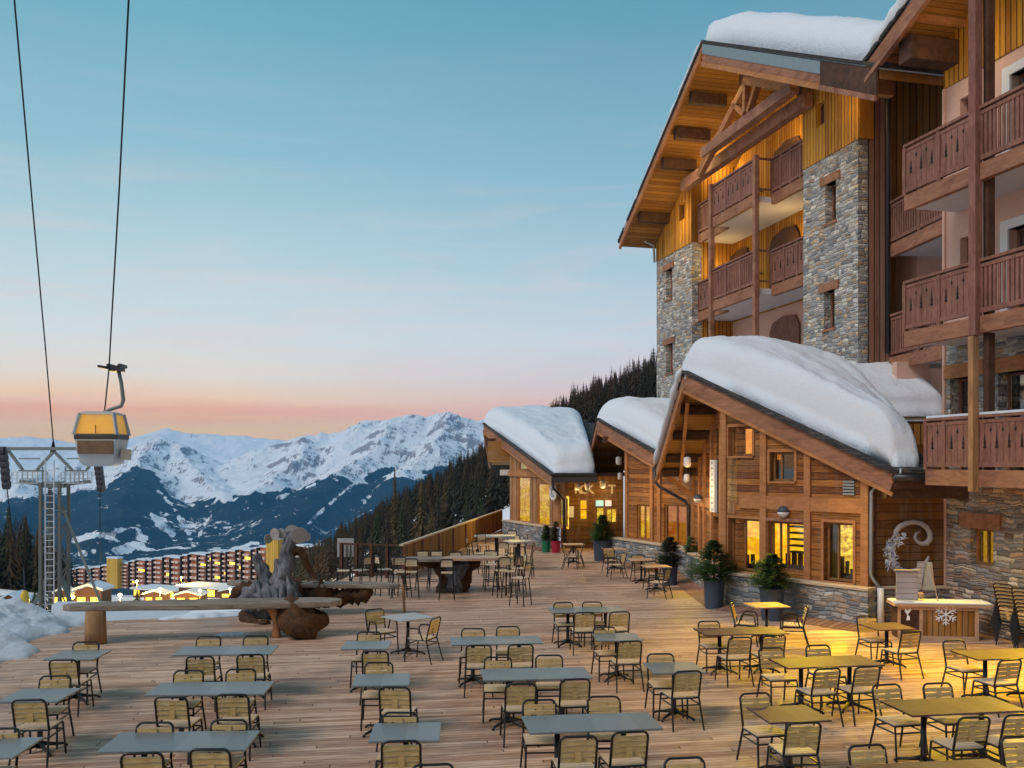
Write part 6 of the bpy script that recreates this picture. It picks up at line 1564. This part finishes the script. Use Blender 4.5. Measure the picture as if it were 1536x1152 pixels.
for nm, p_, q_ in (('leaf', (sa, .95), ((sa+sb)/2-.02, 1.1)), ('leaf', ((sa+sb)/2+.02, 1.1), (sb+.05, 1.3))):
    top_s = (sa+sb)/2
    m_ = MB()
    if p_[0] == sa: m_.prism([(sa-.02, .93), (top_s-.06, .93), (top_s+.04, 1.58), (top_s-.12, 1.58)], .98, 1.01)
    else: m_.prism([(top_s-.02, .93), (sb+.06, .93), (top_s+.20, 1.56), (top_s+.04, 1.58)], 1.02, 1.05)
    m_.build(nm, M['board_grey'] if p_[0] == sa else M['top_pale'], af, BARF)
o = MB().tube([BARF.W(BARF.S(1398), .1, zt+.75), BARF.W(BARF.S(1409), .1, zt)], .012, 6).build('thin_stick', M['sun_wood']); tag(o, 'thin wooden stick leaning across the A shaped board', 'stick')
o = MB().lathe([(.02, -.07), (.07, -.03), (.08, .02), (.05, .07), (.01, .08)], BARF.W(BARF.S(1386), .25, zt+.09), 14).build('round_ornament', M['sun_wood'], smooth=True); tag(o, 'small round wooden ornament on the snow bar beside the plank board', 'ornament')
# stack of chairs at the far right
for i, (px, pyb) in enumerate(((1524, 968), (1553, 978))):
    p = G(px, pyb)
    for k in range(7):
        c_ = copy_tree(CHAIR); del c_['used_once']; c_.location = (p.x-.012*k, p.y+.01*k, .075*k); c_.rotation_euler = (0, 0, math.radians(-60))
        c_['label'] = 'black framed chair in the ' + ('left' if i == 0 else 'right') + ' stack against the stone wall at the right edge'
        c_['group'] = 'chairs stacked against the wall, ' + ('left' if i == 0 else 'right') + ' stack'

# ================================================================== lamps
def lamp_obj(fr_c, label, r=.13, kind='globe', watts=0, col=(1, .62, .18), group='wall and ceiling lamps of the chalets'):
    c = Vector(fr_c); e_ = empty('wall_lamp' if kind == 'globe' else 'ceiling_lamp', c, label, 'lamp', group); T_ = Matrix.Translation(c)
    if kind == 'globe':
        MB().lathe([(.01, -r), (r*.6, -r*.8), (r*.95, -r*.3), (r, 0)], n=16).build('glass', M['lamp_white'], e_, T_, smooth=True)
        MB().lathe([(r*1.02, 0), (r*.95, r*.4), (r*.6, r*.85), (.02, r)], n=16).build('shade', M['pot_blue'], e_, T_, smooth=True)
        MB().beam((0, 0, r*.5), (.12, .16, r*.5), .05, .05).build('bracket', M['metal_dark'], e_, T_)
    else:
        MB().lathe([(.02, -r*1.5), (r*.7, -r*1.35), (r, -r*.8), (r, r*.8), (r*.8, r*1.3), (.02, r*1.4)], n=16).build('glass', M['lamp_white'], e_, T_, smooth=True)
        MB().tube([(0, 0, r*1.3), (0, 0, r*3)], .015, 6).build('cord', M['metal_dark'], e_, T_)
    return e_
lamp_obj(P(1175, 768, 23.45), 'dark blue and white hood lamp above the chalet door', .15)
lamp_obj(P(1047, 748, 29.0), 'dark blue and white hood lamp on the far flank of the nearest chalet', .14)
for px, py, Yd, r, lb in ((1031, 693, 28.0, .11, 'white lantern under the left overhang of the nearest chalet'), (1030, 717, 28.9, .09, 'smaller dim lantern below the white one, nearest chalet'),
        (928, 691, 38.5, .12, 'white lantern under the eave of the middle chalet'), (930, 714, 39.5, .10, 'small lantern lowest under the middle chalet eave'), (904, 726, 41, .13, 'pale lantern in front of the entrance wall'), (866, 729, 40.6, .12, 'left lantern before the sign letters'), (881, 729, 40.6, .12, 'right lantern before the sign letters')):
    lamp_obj(P(px, py, Yd), lb, r, 'lantern')
def light(kind, loc, watts, col, size=.3, aim=None, blend=.6, angle=100, sx=None, name='warm_light'):
    l = bpy.data.objects.new(name, bpy.data.lights.new(name, kind)); COL.objects.link(l); l.location = loc; d_ = l.data; d_.energy = watts; d_.color = col
    if kind == 'AREA': d_.shape = 'RECTANGLE'; d_.size = sx or size; d_.size_y = size; d_.spread = math.radians(angle)
    elif kind == 'SPOT': d_.spot_size = math.radians(angle); d_.spot_blend = blend; d_.shadow_soft_size = size
    else: d_.shadow_soft_size = size
    if aim is not None: l.rotation_euler = (Vector(aim)-Vector(loc)).to_track_quat('-Z', 'Y').to_euler()
    return l
YEL = (1.0, .64, .0); WARM = (1.0, .66, .22)
# flood under the balcony by the snow bar, and added unseen deck spots
light('SPOT', P(1405, 737, 20.9), 330, YEL, .06, (8.0, 17.8, 0), .8, 120)
light('SPOT', W2.W(3.2, -1.2, 3.15), 1350, (1.0, .62, .0), .25, (6.0, 13.6, 0), 1.0, 160)  # wide spot added with no fitting, turns the right deck golden
light('SPOT', FR.W(FR.S(1195), -.75, .6), 60, YEL, .04, (5.2, 20.6, .1), .5, 120)  # low spot added below the windows for the yellow pool
light('SPOT', FR.W(FR.S(1285), -.75, .6), 45, YEL, .04, (6.6, 18.8, .1), .5, 120)  # second low spot added at plinth height, no fitting
light('SPOT', FR.W(FR.S(1170), -.3, 2.35), 130, YEL, .05, (5.9, 21.2, .7), .35, 70)
light('SPOT', (10.6, 18.6, .62), 120, YEL, .04, (8.6, 15.6, .1), .5, 120)  # low added spot near the right edge, grazing the deck
light('POINT', FL.W(FL.S(1052), -.8, 2.4), 22, WARM, .2)
light('SPOT', FR.W(2.4, -.35, 3.3), 800, YEL, .2, (5.2, 16.0, 0), 1.0, 140)  # broad unseen spot added high on the wall to spread the yellow
light('POINT', P(1040, 735, 27.6), 32, WARM, .2)
light('SPOT', (5.3, 28.6, 1.3), 90, YEL, .05, (4.2, 25.5, .1), .6, 90)
light('POINT', P(908, 745, 40.9), 45, WARM, .2)
light('POINT', P(862, 748, 40.6), 35, WARM, .2)
light('POINT', P(800, 735, 45.5), 60, WARM, .2)
light('POINT', P(745, 700, 47.5), 50, WARM, .2)
light('SPOT', P(772, 730, 44.6), 260, (1, .68, .10), .2, (-4, 41, .4), .7, 120)
light('POINT', P(935, 735, 33.5), 35, WARM, .2)
# warm light on the upper wood of the hotel
for px, py, t, w_ in ((1085, 250, 1.0, 55), (1180, 200, 1.0, 60), (1085, 400, 1.0, 30), (1178, 360, 1.0, 35)):
    s, z = WALL.uv(px, py, t); light('POINT', WALL.W(s, t, z), w_, WARM, .25)
for px, py, t, w_ in ((1000, 330, -.8, 40), (1035, 240, -.9, 45), (1095, 130, -.9, 45), (1250, 150, -.9, 30)):
    s, z = WALL.uv(px, py, t); light('POINT', WALL.W(s, t, z), w_, WARM, .25)
s, z = W2.uv(1440, 60, -.8); light('POINT', W2.W(s, -.8, z), 16, WARM, .25)
def snow_lip(a, b, r, name, parent, seed, n=26):
    a = Vector(a); b = Vector(b); pts = [a.lerp(b, k/n) for k in range(n+1)]
    q = MB(); rr = [r*(.75+.5*mnoise.noise(Vector((k*.45, seed, 0))))*min(1, .4+k/3, .4+(n-k)/3) for k in range(n+1)]
    q.tube(pts, rr, 9); return q.build(name, M['snow'], parent, smooth=True)
snow_lip((4.74, 26.1, A[2]+.14), (4.74, 30.9, LA[2]+.14), .15, 'rake_snow', ch1, 1)
snow_lip(WALL.W(le[0]+.1, OV-.02, le[1]+.14), WALL.W(ap[0]-.2, OV-.02, ap[1]+.16), .13, 'rake_snow', ho, 2, 40)
snow_lip(W2.W(s_e+.1, OV+.05, rz_(s_e)+.30), W2.W(s_e+5, OV+.05, rz_(s_e+5)+.30), .30, 'rake_snow', wi, 3)
for k, (px, py, r, lb) in enumerate(((600, 836, 20, 'bar stool at the far left rim of the root table'), (655, 826, 175, 'bar stool facing the viewer between the two behind the root table'), (757, 836, 20, 'bar stool seen from behind right of the root'), (735, 826, 190, 'bar stool behind the right disc, facing the viewer'), (792, 845, 60, 'bar stool nearest the open deck right of the root table'), (700, 806, 260, 'stool against the fence beside the far high table'), (790, 802, 95, 'stool close to the stone plinth of the glass chalet'), (566, 834, 300, 'bar stool third from the left by the black railing'))):
    put_stool(px, py, r, lb)
for r_, px in ((rA, 0), (rB, 0), (rC, 0)):
    pass
for o in bpy.data.objects:
    if o.get('used_once'): del o['used_once']
